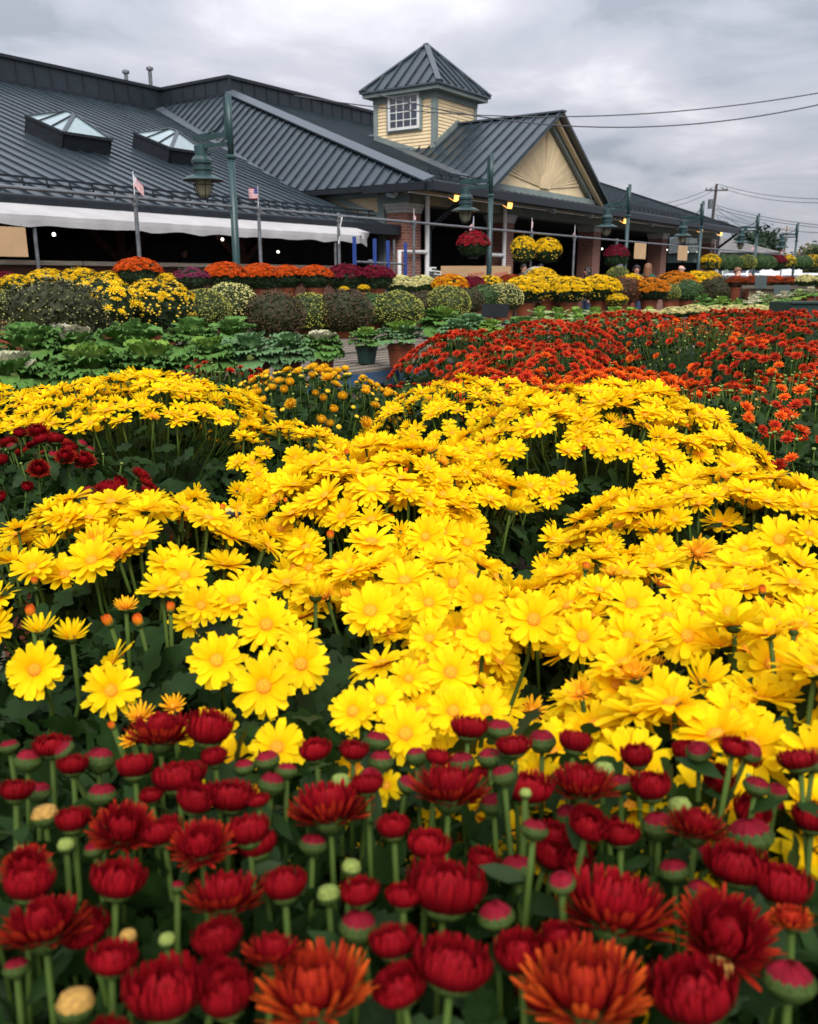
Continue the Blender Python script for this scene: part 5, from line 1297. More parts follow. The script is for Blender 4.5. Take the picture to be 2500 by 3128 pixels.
ylab = dict(A0='yellow daisy mum at the left edge behind the dark red mum', A1='large domed yellow daisy mum with bare stems below its blooms', A2='yellow daisy mum spilling right of the bare stems, left of centre', B='yellow daisy mum in front of the small red mums, middle back', C='broad yellow daisy mum dome in front of the orange mums, right',
            D='long yellow daisy mum mound at the centre of the photo', C2='yellow daisy mum at the right edge below the large dome', E='yellow daisy mum below the dark red patch at left', F1='dense yellow daisy mum on the right in front of the dark gap', F2='yellow daisy mum near the centre with upward facing blooms',
            F3='yellow daisy mum with the largest open blooms left of centre', F4='yellow daisy mum crowding the lower right edge', F5='yellow daisy mum just behind the red buds at the centre', F6='yellow daisy mum just behind the red buds on the right', F7='low yellow daisy mum seen between the red mum stems', E2='leafy yellow daisy mum with few blooms at the left edge above the red buds')
dark = [(300, 1290, 720, 1500), (1480, 1560, 1660, 1760), (1560, 1400, 1960, 1470), (0, 1780, 560, 1980), (380, 1960, 650, 2170), (0, 2150, 330, 2260), (880, 1960, 1080, 2100), (1560, 1990, 1760, 2260), (1930, 2260, 2150, 2330)]
ycount = dict(A0=160, A1=200, A2=100, B=190, C=300, D=270, C2=180, E=85, F1=160, F2=75, F3=8, F4=70, F5=16, F6=30, F7=14, E2=5)
for i, (k, d_) in enumerate(dom.items()):
    far = k in ('A0', 'A1', 'A2', 'B')
    mum_plant(ylab[k], d_, far_specs if far else near_specs, ycount[k], (.026 if far else .026), jz=.02, hand=hands[k], avoid=dark if k not in ('A0', 'B') else (), leafn=800, leafsz=.048, seed=i + 1, pot=pot_terra, tilt=.75, qmax=.78 if k in ('A1', 'E') else 1.0, leafobj=0 if far else 24, name='yellow_mum')
# ---------------------------------------------------------------- red mums along the lower edge
RED7 = [(680, 70, 270, 'o'), (880, 60, 200, 'h'), (120, 165, 110, 'b'), (220, 125, 150, 'h'), (420, 165, 125, 'b'), (310, 205, 130, 'h'), (165, 300, 100, 'b'), (70, 315, 140, 'h'), (430, 310, 120, 'b'), (570, 215, 150, 'h'), (755, 265, 220, 'h'), (820, 200, 90, 'b'), (905, 170, 110, 'h'), (1030, 195, 90, 'b'),
        (1125, 165, 105, 'b'), (1145, 265, 115, 'b'), (1210, 210, 90, 'b'), (970, 345, 210, 'h'), (1090, 350, 95, 'h'), (520, 470, 260, 'p'), (690, 490, 170, 'h'), (850, 540, 250, 'p'), (1050, 490, 175, 'h'), (1390, 390, 330, 'o'), (1320, 520, 120, 'b'), (1330, 145, 140, 'h'), (1490, 145, 125, 'h'), (1590, 85, 110, 'b'),
        (1605, 170, 105, 'b'), (1435, 265, 80, 'g'), (1660, 470, 140, 'h'), (190, 405, 105, 'a'), (280, 530, 70, 'g'), (310, 440, 145, 'h'), (495, 700, 225, 'h'), (110, 620, 190, 'p'), (120, 715, 200, 'h'), (190, 890, 340, 'o'), (475, 1030, 205, 'h'), (70, 1040, 110, 'b'), (950, 765, 310, 'o'), (1200, 720, 185, 'h'),
        (920, 950, 205, 'h'), (1520, 745, 165, 'h'), (1510, 865, 160, 'b'), (1480, 625, 80, 'g'), (1385, 740, 95, 'g'), (705, 930, 70, 'g'), (540, 915, 70, 'a'), (1150, 1000, 240, 'o'), (700, 1180, 340, 'h'), (960, 1190, 230, 'h'), (1330, 1165, 470, 'r'), (320, 1205, 150, 'a'), (1660, 960, 200, 'h'), (1700, 760, 150, 'h'),
        (40, 110, 80, 'b'), (640, 330, 100, 'h'), (400, 540, 90, 'b'), (80, 545, 40, 'g'), (750, 700, 60, 'b')]
RED8 = [(250, 50, 155, 'h'), (380, 35, 115, 'b'), (445, 125, 150, 'h'), (340, 155, 110, 'b'), (220, 175, 115, 'b'), (30, 150, 90, 'b'), (120, 170, 110, 'h'), (560, 85, 115, 'b'), (695, 110, 140, 'h'), (170, 310, 310, 'o'), (355, 350, 120, 'b'), (500, 310, 215, 'h'), (730, 290, 270, 'o'), (820, 215, 85, 'g'), (890, 265, 105, 'b'),
        (1020, 300, 165, 'h'), (1140, 370, 95, 'g'), (890, 500, 165, 'h'), (1050, 440, 135, 'b'), (1210, 465, 240, 'o'), (1435, 480, 190, 'b'), (80, 550, 185, 'h'), (455, 620, 150, 'b'), (1115, 630, 130, 'b'), (1225, 720, 120, 'b'), (1380, 640, 265, 'h'), (1570, 730, 230, 'h'), (150, 750, 330, 'h'), (365, 820, 155, 'b'),
        (860, 820, 470, 'o'), (1330, 920, 400, 'p'), (470, 1010, 215, 'h'), (640, 940, 165, 'h'), (740, 1165, 520, 'r'), (180, 1070, 330, 'h'), (1200, 1190, 360, 'h'), (1300, 1065, 130, 'a'), (1600, 1090, 210, 'b'), (1610, 850, 170, 'r')]
redf = [(c[0] * .7255, 2200 + c[1] * .7255, c[2] * .7255, c[3]) for c in RED7] + [(1250 + c[0] * .7255, 2200 + c[1] * .7255, c[2] * .7255, c[3]) for c in RED8]
rd = {'L': (-.165, .36), 'M': (.0, .37), 'R': (.175, .36), 'LB': (-.09, .52), 'RB': (.13, .50), 'LL': (-.33, .52), 'RR': (.33, .45)}
rdome = {}
for k, (x, y) in rd.items():
    d_ = Dome(1250, 1564, 1, .15, .045); d_.c = Vector((x, y, 1.115)); rdome[k] = d_
    if k in ('LL', 'RR'): d_.R = .21; d_.c.z = 1.09
DOMES = list(rdome.values())
rh = {k: [] for k in rd}; RR = random.Random(21)
for (px, py, w, kd) in redf:
    z = 1.108 + RR.uniform(-.006, .008) - (.012 if kd in 'gab' else 0)
    p = at_z(px, py, z)
    rad = w / 2 / FPX * cdepth(p)
    ms, f_ = {'o': (RR.choice(r_open[:2]), 1 / .98), 'p': (r_open[1], 1 / .98), 'r': (r_open[2], 1 / .98), 'h': (RR.choice(r_half), 1 / .86), 'b': (RR.choice(r_bud), 1 / .82), 'g': (g_bud, 1 / .6), 'a': (au_bud, 1 / .6)}[kd]
    lean = {'p': .12, 'o': -.42, 'r': -.22}.get(kd, -.28)
    nn = Vector((RR.uniform(-.18, .18), -lean + RR.uniform(-.12, .10), 1)).normalized()
    k = min(rd, key=lambda q: (rd[q][0] - p.x) ** 2 + (rd[q][1] - p.y) ** 2)
    rh[k].append((p, nn, rad * f_ * 1.08, ms))
rlab = dict(L='crimson mum with half open blooms at the lower left', M='crimson mum with an orange rimmed bloom at the bottom centre', R='crimson mum with large orange edged blooms at the lower right', LB='crimson mum with tight buds behind the lower left blooms', RB='crimson mum with tight buds in front of the yellow blooms, right', LL='crimson mum with small buds at the lower left edge', RR='crimson mum at the lower right edge against the yellow blooms')
for i, k in enumerate(rd):
    mum_plant(rlab[k], rdome[k], [(r_bud, 3, .0095), (g_bud, 1, .0055), (r_half, 3, .0135)], 20, .022, hand=rh[k], leafn=520, leafsz=.036, leafm=m_leaf, seed=40 + i, avoid=[(-400, 0, 2900, 2290)], upright=.8, stemr=.0017, pot=pot_green, jz=.03, group='crimson mums along the lower edge', name='crimson_mum', leafobj=22)
# ---------------------------------------------------------------- dark red, gold, rust and orange mums behind
DOMES = []
def mid(label, dargs, specs, n, sp, seed, name, **kw):
    d_ = Dome(*dargs); DOMES.append(d_)
    return (label, d_, specs, n, sp, seed, name, kw)
reds = [(r_half, 4, .0175), (r_bud, 3, .012), (r_open[:2], 2, .022), (g_bud, .8, .006)]
rust = [(sd_rust, 8, .0245), (sd_orange, 2, .024), (g_bud, 2.2, .0075)]
rust_o = [(sd_orange, 8, .0235), (sd_rust, 1, .0205), (g_bud, .6, .007)]
rust_s = [(sd_orange, 3, .023), (sd_rust, 3, .021), (sd_red, 2, .018), (g_bud, 6, .0085), (au_bud, 2, .0085)]
rust_d = [(sd_red, 5, .0265), (sd_rust, 5, .0255), (g_bud, 1, .007)]
spars = [(sd_red, 4, .016), (sd_rust, 1.5, .018), (g_bud, 6, .008)]
MID = [mid('dark red mum with buds at the left edge between yellow mums', (120, 1345, 1.62, .22, .14), reds, 62, .026, 61, 'dark_red_mum', upright=.5, leafm=m_leaf),
       mid('low dark red mum in front of the bare yellow mum stems', (330, 1500, 1.42, .15, .10), reds, 32, .024, 62, 'dark_red_mum', upright=.5, leafm=m_leaf),
       mid('golden bud mum between the two back yellow mums', (950, 1135, 2.70, .36, .17), [(go_half, 5, .0170), (go_bud, 4, .0125), (go_open, 2, .019), (g_bud, 2, .007)], 210, .026, 63, 'golden_mum', upright=.5, leafm=m_leaf),
       mid('sparse red mum with pale buds left of the golden mum', (660, 1110, 3.0, .30, .16), spars, 80, .03, 64, 'red_bud_mum', upright=.4, leafm=m_leaf),
       mid('low red mum with pale buds in front of the wooden pallet', (1290, 1180, 2.95, .30, .12), spars, 90, .03, 65, 'red_bud_mum', upright=.4, leafm=m_leaf),
       mid('rust red mum at the left end of the red bed', (1440, 1018, 4.5, .42, .22), rust_d, 230, .033, 66, 'rust_mum'),
       mid('rust red mum behind the left end of the red bed', (1680, 985, 5.4, .46, .16), rust_d, 220, .034, 67, 'rust_mum'),
       mid('rust red mum in the far middle of the red bed', (1930, 955, 6.4, .5, .15), rust_d, 220, .038, 68, 'rust_mum'),
       mid('orange red mum in the middle of the red bed', (1650, 1052, 3.55, .40, .16), rust, 230, .031, 69, 'rust_mum'),
       mid('dark leaved mum with scattered orange blooms and pale buds, right', (2130, 975, 4.1, .44, .30), rust_s, 220, .034, 70, 'rust_mum', leafm=m_leafdark),
       mid('rust red mum at the far right of the red bed', (2440, 955, 5.4, .5, .18), rust_d, 240, .035, 71, 'rust_mum'),
       mid('bright orange low mum right behind the broad yellow dome', (1890, 1140, 2.75, .30, .10), rust_o, 190, .030, 72, 'orange_mum'),
       mid('red mum with many pale buds at the right edge', (2420, 1150, 2.75, .36, .16), rust_s, 170, .029, 73, 'rust_mum', leafm=m_leaf),
       mid('orange red mum right of the dark leaved mum', (2370, 1040, 3.7, .40, .20), rust, 190, .034, 74, 'rust_mum'),
       mid('low red mum tucked behind the right yellow dome', (2460, 1330, 1.95, .22, .12), rust_s, 60, .03, 75, 'rust_mum', leafm=m_leaf),
       mid('orange red mum left of the bright orange mum', (1560, 1140, 2.95, .28, .12), rust, 90, .033, 76, 'rust_mum'),
       mid('red mum with orange blooms right of the bright orange mum', (2190, 1180, 2.55, .26, .12), rust_s, 80, .032, 77, 'rust_mum', leafm=m_leaf),
       mid('rust red mum behind the dark leaved mum', (2260, 948, 6.3, .48, .14), rust_d, 190, .038, 78, 'rust_mum')]
for (label, d_, specs, n, sp, seed, name, kw) in MID:
    mum_plant(label, d_, specs, n, sp, seed=seed, name=name, group='red and orange mums in the middle beds' if 'gold' not in name else 'golden mums', leafn=900, leafsz=.042, tilt=.9, stemr=.0016, **kw)
# ---------------------------------------------------------------- plank benches under the foreground mums
def plank_bench(label, x0, x1, y0, y1, z, n):
    t = thing('plank_bench', label, 'bench', ((x0 + x1) / 2, (y0 + y1) / 2, 0), 0, 'plank benches under the mums')
    w = (y1 - y0) / n
    for k in range(n):
        m = MB(); m.box(-(x1 - x0) / 2, (x1 - x0) / 2, -(y1 - y0) / 2 + k * w, -(y1 - y0) / 2 + k * w + w * .86, z - .03, z - .002); m.build('plank', m_oldwood, t)
    for sx in (-1, 1):
        for sy in (-1, 1):
            m = MB(); cx_, cy_ = sx * ((x1 - x0) / 2 - .08), sy * ((y1 - y0) / 2 - .08); m.box(cx_ - .04, cx_ + .04, cy_ - .04, cy_ + .04, 0, z - .031); m.build('leg', m_oldwood, t)
plank_bench('plank bench hidden under the nearest red and yellow mums', -1.2, 1.3, .12, 1.75, .62, 12)
plank_bench('plank bench hidden under the back yellow mums', -1.5, 1.7, 1.85, 3.3, .62, 10)
plank_bench('plank bench hidden under the red bed', 0.2, 4.0, 3.4, 7.2, .62, 22)
# ================================================================ clipped globe mums, bouquet mums and hanging plants (unit radius meshes)
BL = MB()
for k in range(9):
    a = k * 2 * math.pi / 9
    petal(BL, a, .12, 0, R(75), R(82), .85, .46, 1, tipw=.6)
for k in range(5):
    petal(BL, k * 1.2566 + .3, .06, .06, R(50), R(35), .6, .42, 1, tipw=.6)
BLT = template(BL)
BUD = MB(); BUD.lathe([(.3, -.6), (1, 0), (.6, .7), (0, .8)], 6); BUD.f = [f for f in BUD.f if len(f) <= 4]; BUDT = template(BUD)
def fol(n, c): return M('foliage_' + n, c, rough=.6, var=.35, scale=12, trans=.15, spec=.2)
def blo(n, c0, c1): return M_petal('bloom_' + n, [(0, c0), (1, c1)], trans=.15, vary=.22, attr_rnd=True)
def sphere_pts(n, rng, zmin=-.75):
    out = []
    while len(out) < n:
        v = rng.normal(size=3); v /= np.linalg.norm(v)
        if v[2] > zmin: out.append(v)
    return np.array(out)
def shape(v, flat, low):
    """a clipped ball: squashed a little, drawn in towards the pot below"""
    p = v.copy(); p[:, 2] = np.where(p[:, 2] > 0, p[:, 2] * flat, p[:, 2] * low); return p
def plant_meshes(key, fm, budm=None, nb=0, bs=.04, bloomm=None, nbl=0, bls=.11, blz=.25, flat=.95, low=.95, nl=1500, ls=.17, seed=1, budz=-.6):
    rng = np.random.default_rng(seed); res = []
    J_ = Joined(); v = sphere_pts(nl, rng); p = shape(v, flat, low)
    wob = 1 + .07 * np.sin(p[:, 0] * 6 + seed) * np.sin(p[:, 1] * 5) + .05 * np.sin(p[:, 2] * 9 + seed) + .10 * (rng.random(nl) < .05)
    J_.scatter(*SIMT, p * (wob * (.86 + .14 * rng.random(nl)))[:, None], v * .8 + rng.normal(size=(nl, 3)) * .5, rng.random(nl) * 6.283, ls * (.6 + .7 * rng.random(nl)))
    res.append(('foliage', J_.mesh('foliage', fm, True)))
    m = MB(); m.lathe([(.25, -low * .92), (.62, -low * .7), (.86, -low * .2), (.86, flat * .2), (.66, flat * .6), (.3, flat * .84), (0, flat * .88)], 18); res.append(('blocking_core', m.mesh('blocking_core', fm, True)))  # solid core added inside the leaves to block light and view
    if nb:
        J_ = Joined(); v = sphere_pts(nb, rng, budz); p = shape(v, flat, low)
        wob = 1 + .05 * np.sin(p[:, 0] * 6 + seed) * np.sin(p[:, 1] * 5)
        J_.scatter(*BUDT, p * (wob * (1.0 + .04 * rng.random(nb)))[:, None], v, rng.random(nb) * 6.283, bs * (.6 + .8 * rng.random(nb))); res.append(('buds', J_.mesh('buds', budm, True)))
    if nbl:
        J_ = Joined(); v = sphere_pts(nbl, rng, blz); p = shape(v, flat, low)
        J_.scatter(*BLT, p * (1.02 + .06 * rng.random(nbl))[:, None], v + np.array([0, 0, .35]) + rng.normal(size=(nbl, 3)) * .25, rng.random(nbl) * 6.283, bls * (.7 + .6 * rng.random(nbl))); res.append(('blooms', J_.mesh('blooms', bloomm, True)))
    return res
f_olive, f_dark, f_purple, f_green, f_rust = fol('olive', (.034, .050, .014)), fol('deep', (.018, .034, .012)), fol('purple', (.028, .032, .011)), fol('mid', (.028, .060, .018)), fol('rust', (.045, .026, .014))
B_ = lambda n, c: M('bud_' + n, c, rough=.6, var=.25, scale=30)
PM = {
 'olive': plant_meshes('olive', f_olive, B_('lime', (.30, .30, .05)), 1100, .024, seed=1, budz=-.6),
 'pale': plant_meshes('pale', f_olive, B_('cream', (.50, .46, .16)), 1000, .027, seed=2, budz=-.4),
 'purple': plant_meshes('purple', f_purple, B_('plum', (.085, .046, .022)), 1100, .022, seed=3),
 'split': plant_meshes('split', f_purple, B_('limecream', (.30, .29, .09)), 600, .016, seed=4, budz=-.5),
 'green': plant_meshes('green', f_green, B_('green', (.10, .16, .04)), 350, .03, seed=5),
 'ybloom': plant_meshes('ybloom', f_dark, B_('yellow', (.62, .42, .03)), 330, .034, blo('yellow', (.80, .42, .006), (.88, .60, .015)), 55, .13, -.1, seed=6),
 'ybloom2': plant_meshes('ybloom2', f_dark, B_('yellow', (.62, .42, .03)), 420, .036, blo('yellow', (.80, .42, .006), (.88, .60, .015)), 150, .085, .3, seed=7),
 'rust': plant_meshes('rust', f_rust, B_('rust', (.16, .045, .016)), 1100, .024, seed=8),
 'c_yellow': plant_meshes('cy', f_dark, B_('yellow', (.62, .42, .03)), 160, .034, blo('yellow', (.80, .42, .006), (.88, .60, .015)), 420, .115, .02, seed=9),
 'c_yellow2': plant_meshes('cy2', f_olive, B_('yellow', (.62, .42, .03)), 200, .034, blo('yellow', (.80, .42, .006), (.88, .60, .015)), 260, .105, .1, seed=19),
 'c_orange': plant_meshes('co', f_dark, None, 0, 0, blo('orange', (.50, .05, .008), (.72, .115, .012)), 480, .11, .12, seed=10, low=1.1),
 'c_bronze': plant_meshes('cb', f_dark, None, 0, 0, blo('bronze', (.50, .13, .008), (.70, .24, .015)), 420, .12, .0, seed=11),
 'c_maroon': plant_meshes('cm', f_dark, None, 0, 0, blo('maroon', (.10, .006, .014), (.22, .014, .036)), 460, .11, .1, seed=12, low=1.1),
 'c_red': plant_meshes('cr', f_dark, None, 0, 0, blo('crimson', (.22, .007, .015), (.38, .02, .035)), 460, .11, .05, seed=13, low=.8),
 'c_magenta': plant_meshes('cg', f_dark, None, 0, 0, blo('magenta', (.16, .01, .05), (.27, .03, .10)), 200, .10, .15, seed=14, low=.9),
 'c_cream': plant_meshes('cc', f_green, None, 0, 0, blo('cream', (.62, .56, .18), (.78, .72, .34)), 380, .12, .05, seed=15),
 'c_white': plant_meshes('cw', f_green, None, 0, 0, blo('white', (.62, .58, .40), (.74, .71, .60)), 380, .12, .0, seed=16),
 'c_mix': plant_meshes('cx', f_dark, None, 0, 0, M_petal('bloom_mix', [(0, (.62, .18, .006)), (1, (.82, .34, .010))], trans=.15, vary=.2, attr_rnd=True, hue=.035), 440, .115, -.05, seed=17),
 'c_rust': plant_meshes('ct', f_rust, None, 0, 0, blo('rust', (.20, .025, .008), (.36, .06, .015)), 420, .10, .0, seed=18),
}
def mum(px, py, w, pl, key, label, bench, group, potm=pot_terra, cat='mum plant', name='globe_mum', sq=1.0):
    p = at_d(px, py, pl) if pl > 0 else at_y(px, py, -pl)
    rad = w * (1.12 if key in ('olive', 'pale', 'purple', 'split', 'green', 'rust', 'ybloom', 'ybloom2') else 1.0) / 2 / FPX * cdepth(p)
    t = thing(name, label, cat, (p.x, p.y, bench), random.uniform(0, 6.28), group)
    h = p.z - bench; sq = sq * (.80 if key in ('olive', 'pale', 'purple', 'split', 'green', 'rust', 'ybloom', 'ybloom2') else .68)
    for nm, me in PM[key]:
        o = ob(nm, me, t, (0, 0, h), None, (rad, rad, rad * sq))
        if nm != 'blocking_core': stuff(o)
    ph = max(.10, h - rad * .5)
    ob('pot', potm, t, (0, 0, 0), None, (min(rad * .55, .17), min(rad * .55, .17), ph))
    return t
GL = 'clipped globe mums in the long row'
row = [(20, 935, 110, 6.6, 'olive', 'olive globe mum cut off by the left edge'), (170, 965, 270, 5.6, 'split', 'largest globe mum, dark plum with lime buds, at the left'), (315, 940, 195, 6.5, 'ybloom', 'globe mum with scattered open yellow blooms, second from the left'),
       (485, 942, 195, 6.5, 'ybloom2', 'globe mum dusted with yellow blooms, right of the scattered yellow one'), (620, 950, 150, 6.8, 'olive', 'olive globe mum right of the two yellow ones'), (705, 932, 150, 7.0, 'pale', 'globe mum with cream buds on top, behind the kale'),
       (835, 965, 170, 6.6, 'purple', 'dark plum globe mum between cream and olive globes'), (950, 960, 145, 6.8, 'olive', 'olive globe mum between two dark plum globes'), (1052, 955, 160, 6.5, 'purple', 'dark plum globe mum in a brown pot behind the lime kale'),
       (1138, 950, 120, 6.9, 'green', 'mid green globe mum left of the roundest olive one'), (1213, 950, 140, 6.6, 'olive', 'round olive globe mum behind the kale in the terracotta pot'), (1300, 938, 110, 6.9, 'purple', 'small dark plum globe mum near the row centre'),
       (1368, 930, 128, 6.6, 'olive', 'bright olive globe mum left of the last plum globes'), (1428, 922, 95, 6.8, 'purple', 'last dark plum globe mum before the angled black sign'), (1478, 912, 95, 7.0, 'green', 'green globe mum right behind the angled black sign'), (1540, 912, 105, 6.8, 'pale', 'globe mum with cream buds left of the bright yellow mums')]
for a in row: mum(*a, .74, GL)
rowy = [(1605, 890, 130, 6.9, 'c_yellow', 'leftmost bright yellow mum in the right hand row of yellows'), (1680, 880, 115, 7.2, 'c_yellow2', 'second bright yellow mum in the right hand row of yellows'), (1738, 890, 125, 6.8, 'c_yellow', 'third bright yellow mum in the right hand row of yellows'), (1832, 885, 125, 6.7, 'c_yellow', 'rightmost bright yellow mum in the row of yellows, terracotta pot'),
        (1655, 850, 90, 8.2, 'c_yellow', 'yellow mum behind the row of bright yellows, below the flagged post'), (1905, 890, 100, 6.6, 'rust', 'rust brown globe mum right of the bright yellows'), (1886, 918, 62, 6.3, 'c_yellow2', 'small lime yellow mum in front of the rust globe'), (1930, 862, 70, 7.6, 'c_yellow', 'pale yellow mum below the red jacket man'),
        (1888, 840, 58, 8.6, 'olive', 'small olive mum in front of the capped person'), (1985, 888, 110, 6.2, 'c_bronze', 'bronze orange mum in a terracotta pot, right of centre'), (2064, 872, 120, 7.0, 'c_bronze', 'bronze orange mum in front of the bald man'), (2045, 895, 62, 6.3, 'olive', 'small olive globe right of the bronze mum'),
        (2100, 890, 80, 6.3, 'green', 'deep green globe mum below the bright yellow mum at right'), (2125, 862, 95, 7.2, 'c_yellow', 'bright yellow mum right of the bald man'), (2195, 892, 110, 6.0, 'purple', 'plum brown globe mum at the right end of the row'), (2255, 888, 78, 6.3, 'rust', 'rust globe mum at the far right end of the row'), (2170, 850, 60, 9.0, 'c_yellow', 'small yellow mum behind the plum brown globe')]
for a in rowy: mum(*a, .74, 'mums in the right half of the long row')
back = [(50, 872, 95, 8.0, 'c_yellow2', 'yellow mum at the left edge below the brown wall', 1.0), (150, 868, 130, 8.2, 'c_yellow2', 'second yellow mum below the brown wall', 1.0), (245, 865, 130, 8.2, 'c_yellow2', 'third yellow mum below the brown wall', 1.0), (335, 868, 110, 8.0, 'c_yellow2', 'yellow mum left of the tall orange topped mum', 1.0), (512, 865, 85, 8.4, 'c_yellow', 'small yellow mum right of the tall orange topped mum', 1.0),
        (422, 835, 135, 7.8, 'c_orange', 'tall orange topped mum before the brown wall', 1.02), (585, 855, 110, 8.2, 'c_magenta', 'magenta mum left of the orange row', 1.0), (690, 848, 130, 8.2, 'c_orange', 'first orange red mum of the orange row', 1.0), (795, 848, 120, 8.3, 'c_orange', 'second orange red mum of the orange row', 1.0), (875, 848, 105, 8.5, 'c_orange', 'third orange red mum of the orange row', 1.0),
        (962, 848, 105, 8.2, 'c_orange', 'fourth and brightest orange mum of the orange row', 1.0), (1055, 850, 120, 8.3, 'c_maroon', 'maroon mum right of the orange row', 1.0), (1150, 850, 110, 8.2, 'c_maroon', 'maroon mum in front of the blue steel rack', 1.0), (1052, 885, 30, 7.6, 'c_yellow', 'tiny yellow mum below the first maroon mum', 1.0), (1112, 882, 36, 7.6, 'c_yellow', 'tiny yellow mum between the two maroon mums', 1.0),
        (1222, 875, 95, 8.3, 'c_cream', 'cream yellow mum in front of the brick corner column', 1.0), (1290, 872, 85, 8.5, 'c_cream', 'cream yellow mum right of the grey pipe post', 1.0), (1375, 875, 105, 8.0, 'c_mix', 'orange and gold mum right of the cream mums', .98), (1442, 880, 100, 8.2, 'c_maroon', 'maroon mum right of the orange and gold one', .98),
        (1495, 872, 85, 8.0, 'c_yellow2', 'lemon yellow mum below the cardboard bins', .98), (1560, 870, 90, 8.6, 'c_rust', 'rust red mum below the right cardboard bin', .98), (1640, 840, 70, 9.0, 'c_white', 'white mum behind the yellow mums, below the hanging baskets', .98), (20, 850, 60, 8.6, 'c_maroon', 'maroon mum at the very left edge before the brown wall', 1.0)]
for a in back: mum(*a, 'mums on the raised back bench', name='bouquet_mum')
far = [(2250, 862, 55, -15.5, 'c_rust', 'rust mum below the person in the black jacket', .98), (2295, 862, 55, -15.0, 'c_rust', 'rust mum on the slatted bench, second of its row', .98), (2350, 862, 55, -14.5, 'c_rust', 'rust mum on the slatted bench right of the grey sign', .98), (2375, 858, 45, -15.5, 'c_orange', 'orange mum on the slatted bench', .98), (2410, 862, 50, -14.5, 'c_rust', 'rust mum on the slatted bench left of the cream one', .98), (2462, 860, 60, -14.0, 'c_cream', 'cream mum on the slatted bench at the right edge', .98), (2515, 860, 60, -13.6, 'c_cream', 'cream mum just past the right edge of the slatted bench', .98)]
for a in far: mum(*a, 'mums on the slatted bench', name='bouquet_mum')
# pale yellow strip behind the red bed
for i, (px, py, w) in enumerate([(2060, 945, 80), (2120, 940, 85), (2185, 942, 85), (2245, 940, 85), (2310, 940, 85), (2375, 938, 80), (1985, 950, 70)]):
    mum(px, py + 12, w, -9.2, 'c_cream', 'pale yellow mum in the strip behind the red bed, %s from the left' % ORD[[1, 2, 3, 4, 5, 6, 0][i]], .74, 'pale yellow mums behind the red bed', name='bouquet_mum', sq=.7)
# ---------------------------------------------------------------- hanging baskets on the overhead rail
def basket(px, py, w, key, label, chain_top=2.375, d=9.5, sq=1.0):
    p = at_d(px, py, d); rad = w / 2 / FPX * cdepth(p)
    t = thing('hanging_basket', label, 'hanging plant', (p.x, p.y, p.z - rad * .7), ROT, 'hanging mum baskets')
    for nm, me in PM[key]:
        o = ob(nm, me, t, (0, 0, rad * .7), (0, 0, px), (rad, rad, rad * sq))
        if nm != 'blocking_core': stuff(o)
    m = MB(); m.lathe([(rad * .3, -.02), (rad * .48, rad * .35), (rad * .52, rad * .4), (rad * .45, rad * .38)], 16); m.build('basket', m_greenpot, t)
    m = MB(); top = chain_top - (p.z - rad * .7)
    for k in range(3):
        a = k * 2.094; m.tube([(math.cos(a) * rad * .5, math.sin(a) * rad * .5, rad * .4), (0, 0, top - .02)], .004, 5)
    m.tube([(0, 0, top - .03), (0, 0, top)], .006, 5); m.build('hanger', m_greypipe, t)
basket(1447, 752, 96, 'c_red', 'crimson hanging basket in front of the dark market opening', sq=.9)
basket(1600, 765, 78, 'c_yellow2', 'green and yellow hanging basket, left of the golden one', sq=1.05)
basket(1672, 768, 82, 'c_yellow', 'golden yellow hanging basket right of the greener one', sq=.95)
basket(1884, 785, 72, 'c_maroon', 'dark maroon hanging basket below the third street lamp', sq=1.0)
for i, (px, k) in enumerate([(2170, 'c_yellow2'), (2207, 'green'), (2238, 'green'), (2280, 'olive'), (2318, 'green'), (2345, 'green'), (2375, 'c_maroon'), (2402, 'ybloom2'), (2430, 'green'), (2456, 'green'), (2482, 'ybloom2'), (2510, 'green')]):
    basket(px, 803 - (2 if k.startswith('y') else 0), 60 if i < 5 else 54, k, '%s plant from the left in the far row hanging on the rail' % ORD[i], sq=.85)

# ================================================================ ornamental kale
def kale_leaf(nu=7, nv=13, fr=.11, seed=0, bend=0.0):
    m = MB(); r_ = random.Random(seed); vs, us = [], []
    ph = r_.uniform(0, 6)
    for i in range(nu + 1):
        t = i / nu; w = .14 + .54 * math.sin(min(1, t / .8) * math.pi / 2) if t < .8 else .68 - .16 * ((t - .8) / .2) ** 2
        for j in range(nv):
            v = (j / (nv - 1)) * 2 - 1
            edge = max(abs(v) ** 2.2, t ** 5)
            x = t * (1 - .06 * v * v) + .045 * math.sin(v * 14 + ph) * t
            z = .14 * math.sin(t * math.pi) + bend * t * t + fr * edge * (math.sin(v * 17 + t * 9 + ph) + .7 * math.sin(t * 23 - v * 8 + ph * 2)) * (.35 + .65 * t) + .07 * v * v
            vs.append((x, v * w * 1.0, z)); us.append(max(.001, min(1, .1 + .9 * edge)))
    for i in range(nu):
        for j in range(nv - 1):
            a = i * nv + j; m.f.append((a, a + 1, a + nv + 1, a + nv)); m.m.append(0)
    m.v, m.u = vs, us
    return m
KG = M_petal('kale_green', [(0, (.22, .34, .10)), (.4, (.10, .215, .045)), (1, (.110, .225, .060))], trans=.18, vary=.2)
KB = M_petal('kale_blue', [(0, (.24, .36, .15)), (.4, (.11, .22, .085)), (1, (.15, .265, .125))], trans=.15, vary=.2)
KL = M_petal('kale_lime', [(0, (.33, .42, .12)), (.5, (.20, .33, .055)), (1, (.14, .27, .045))], trans=.2, vary=.15)
KP = M_petal('kale_pale', [(0, (.50, .52, .26)), (.5, (.30, .40, .14)), (1, (.20, .32, .11))], trans=.2, vary=.15)
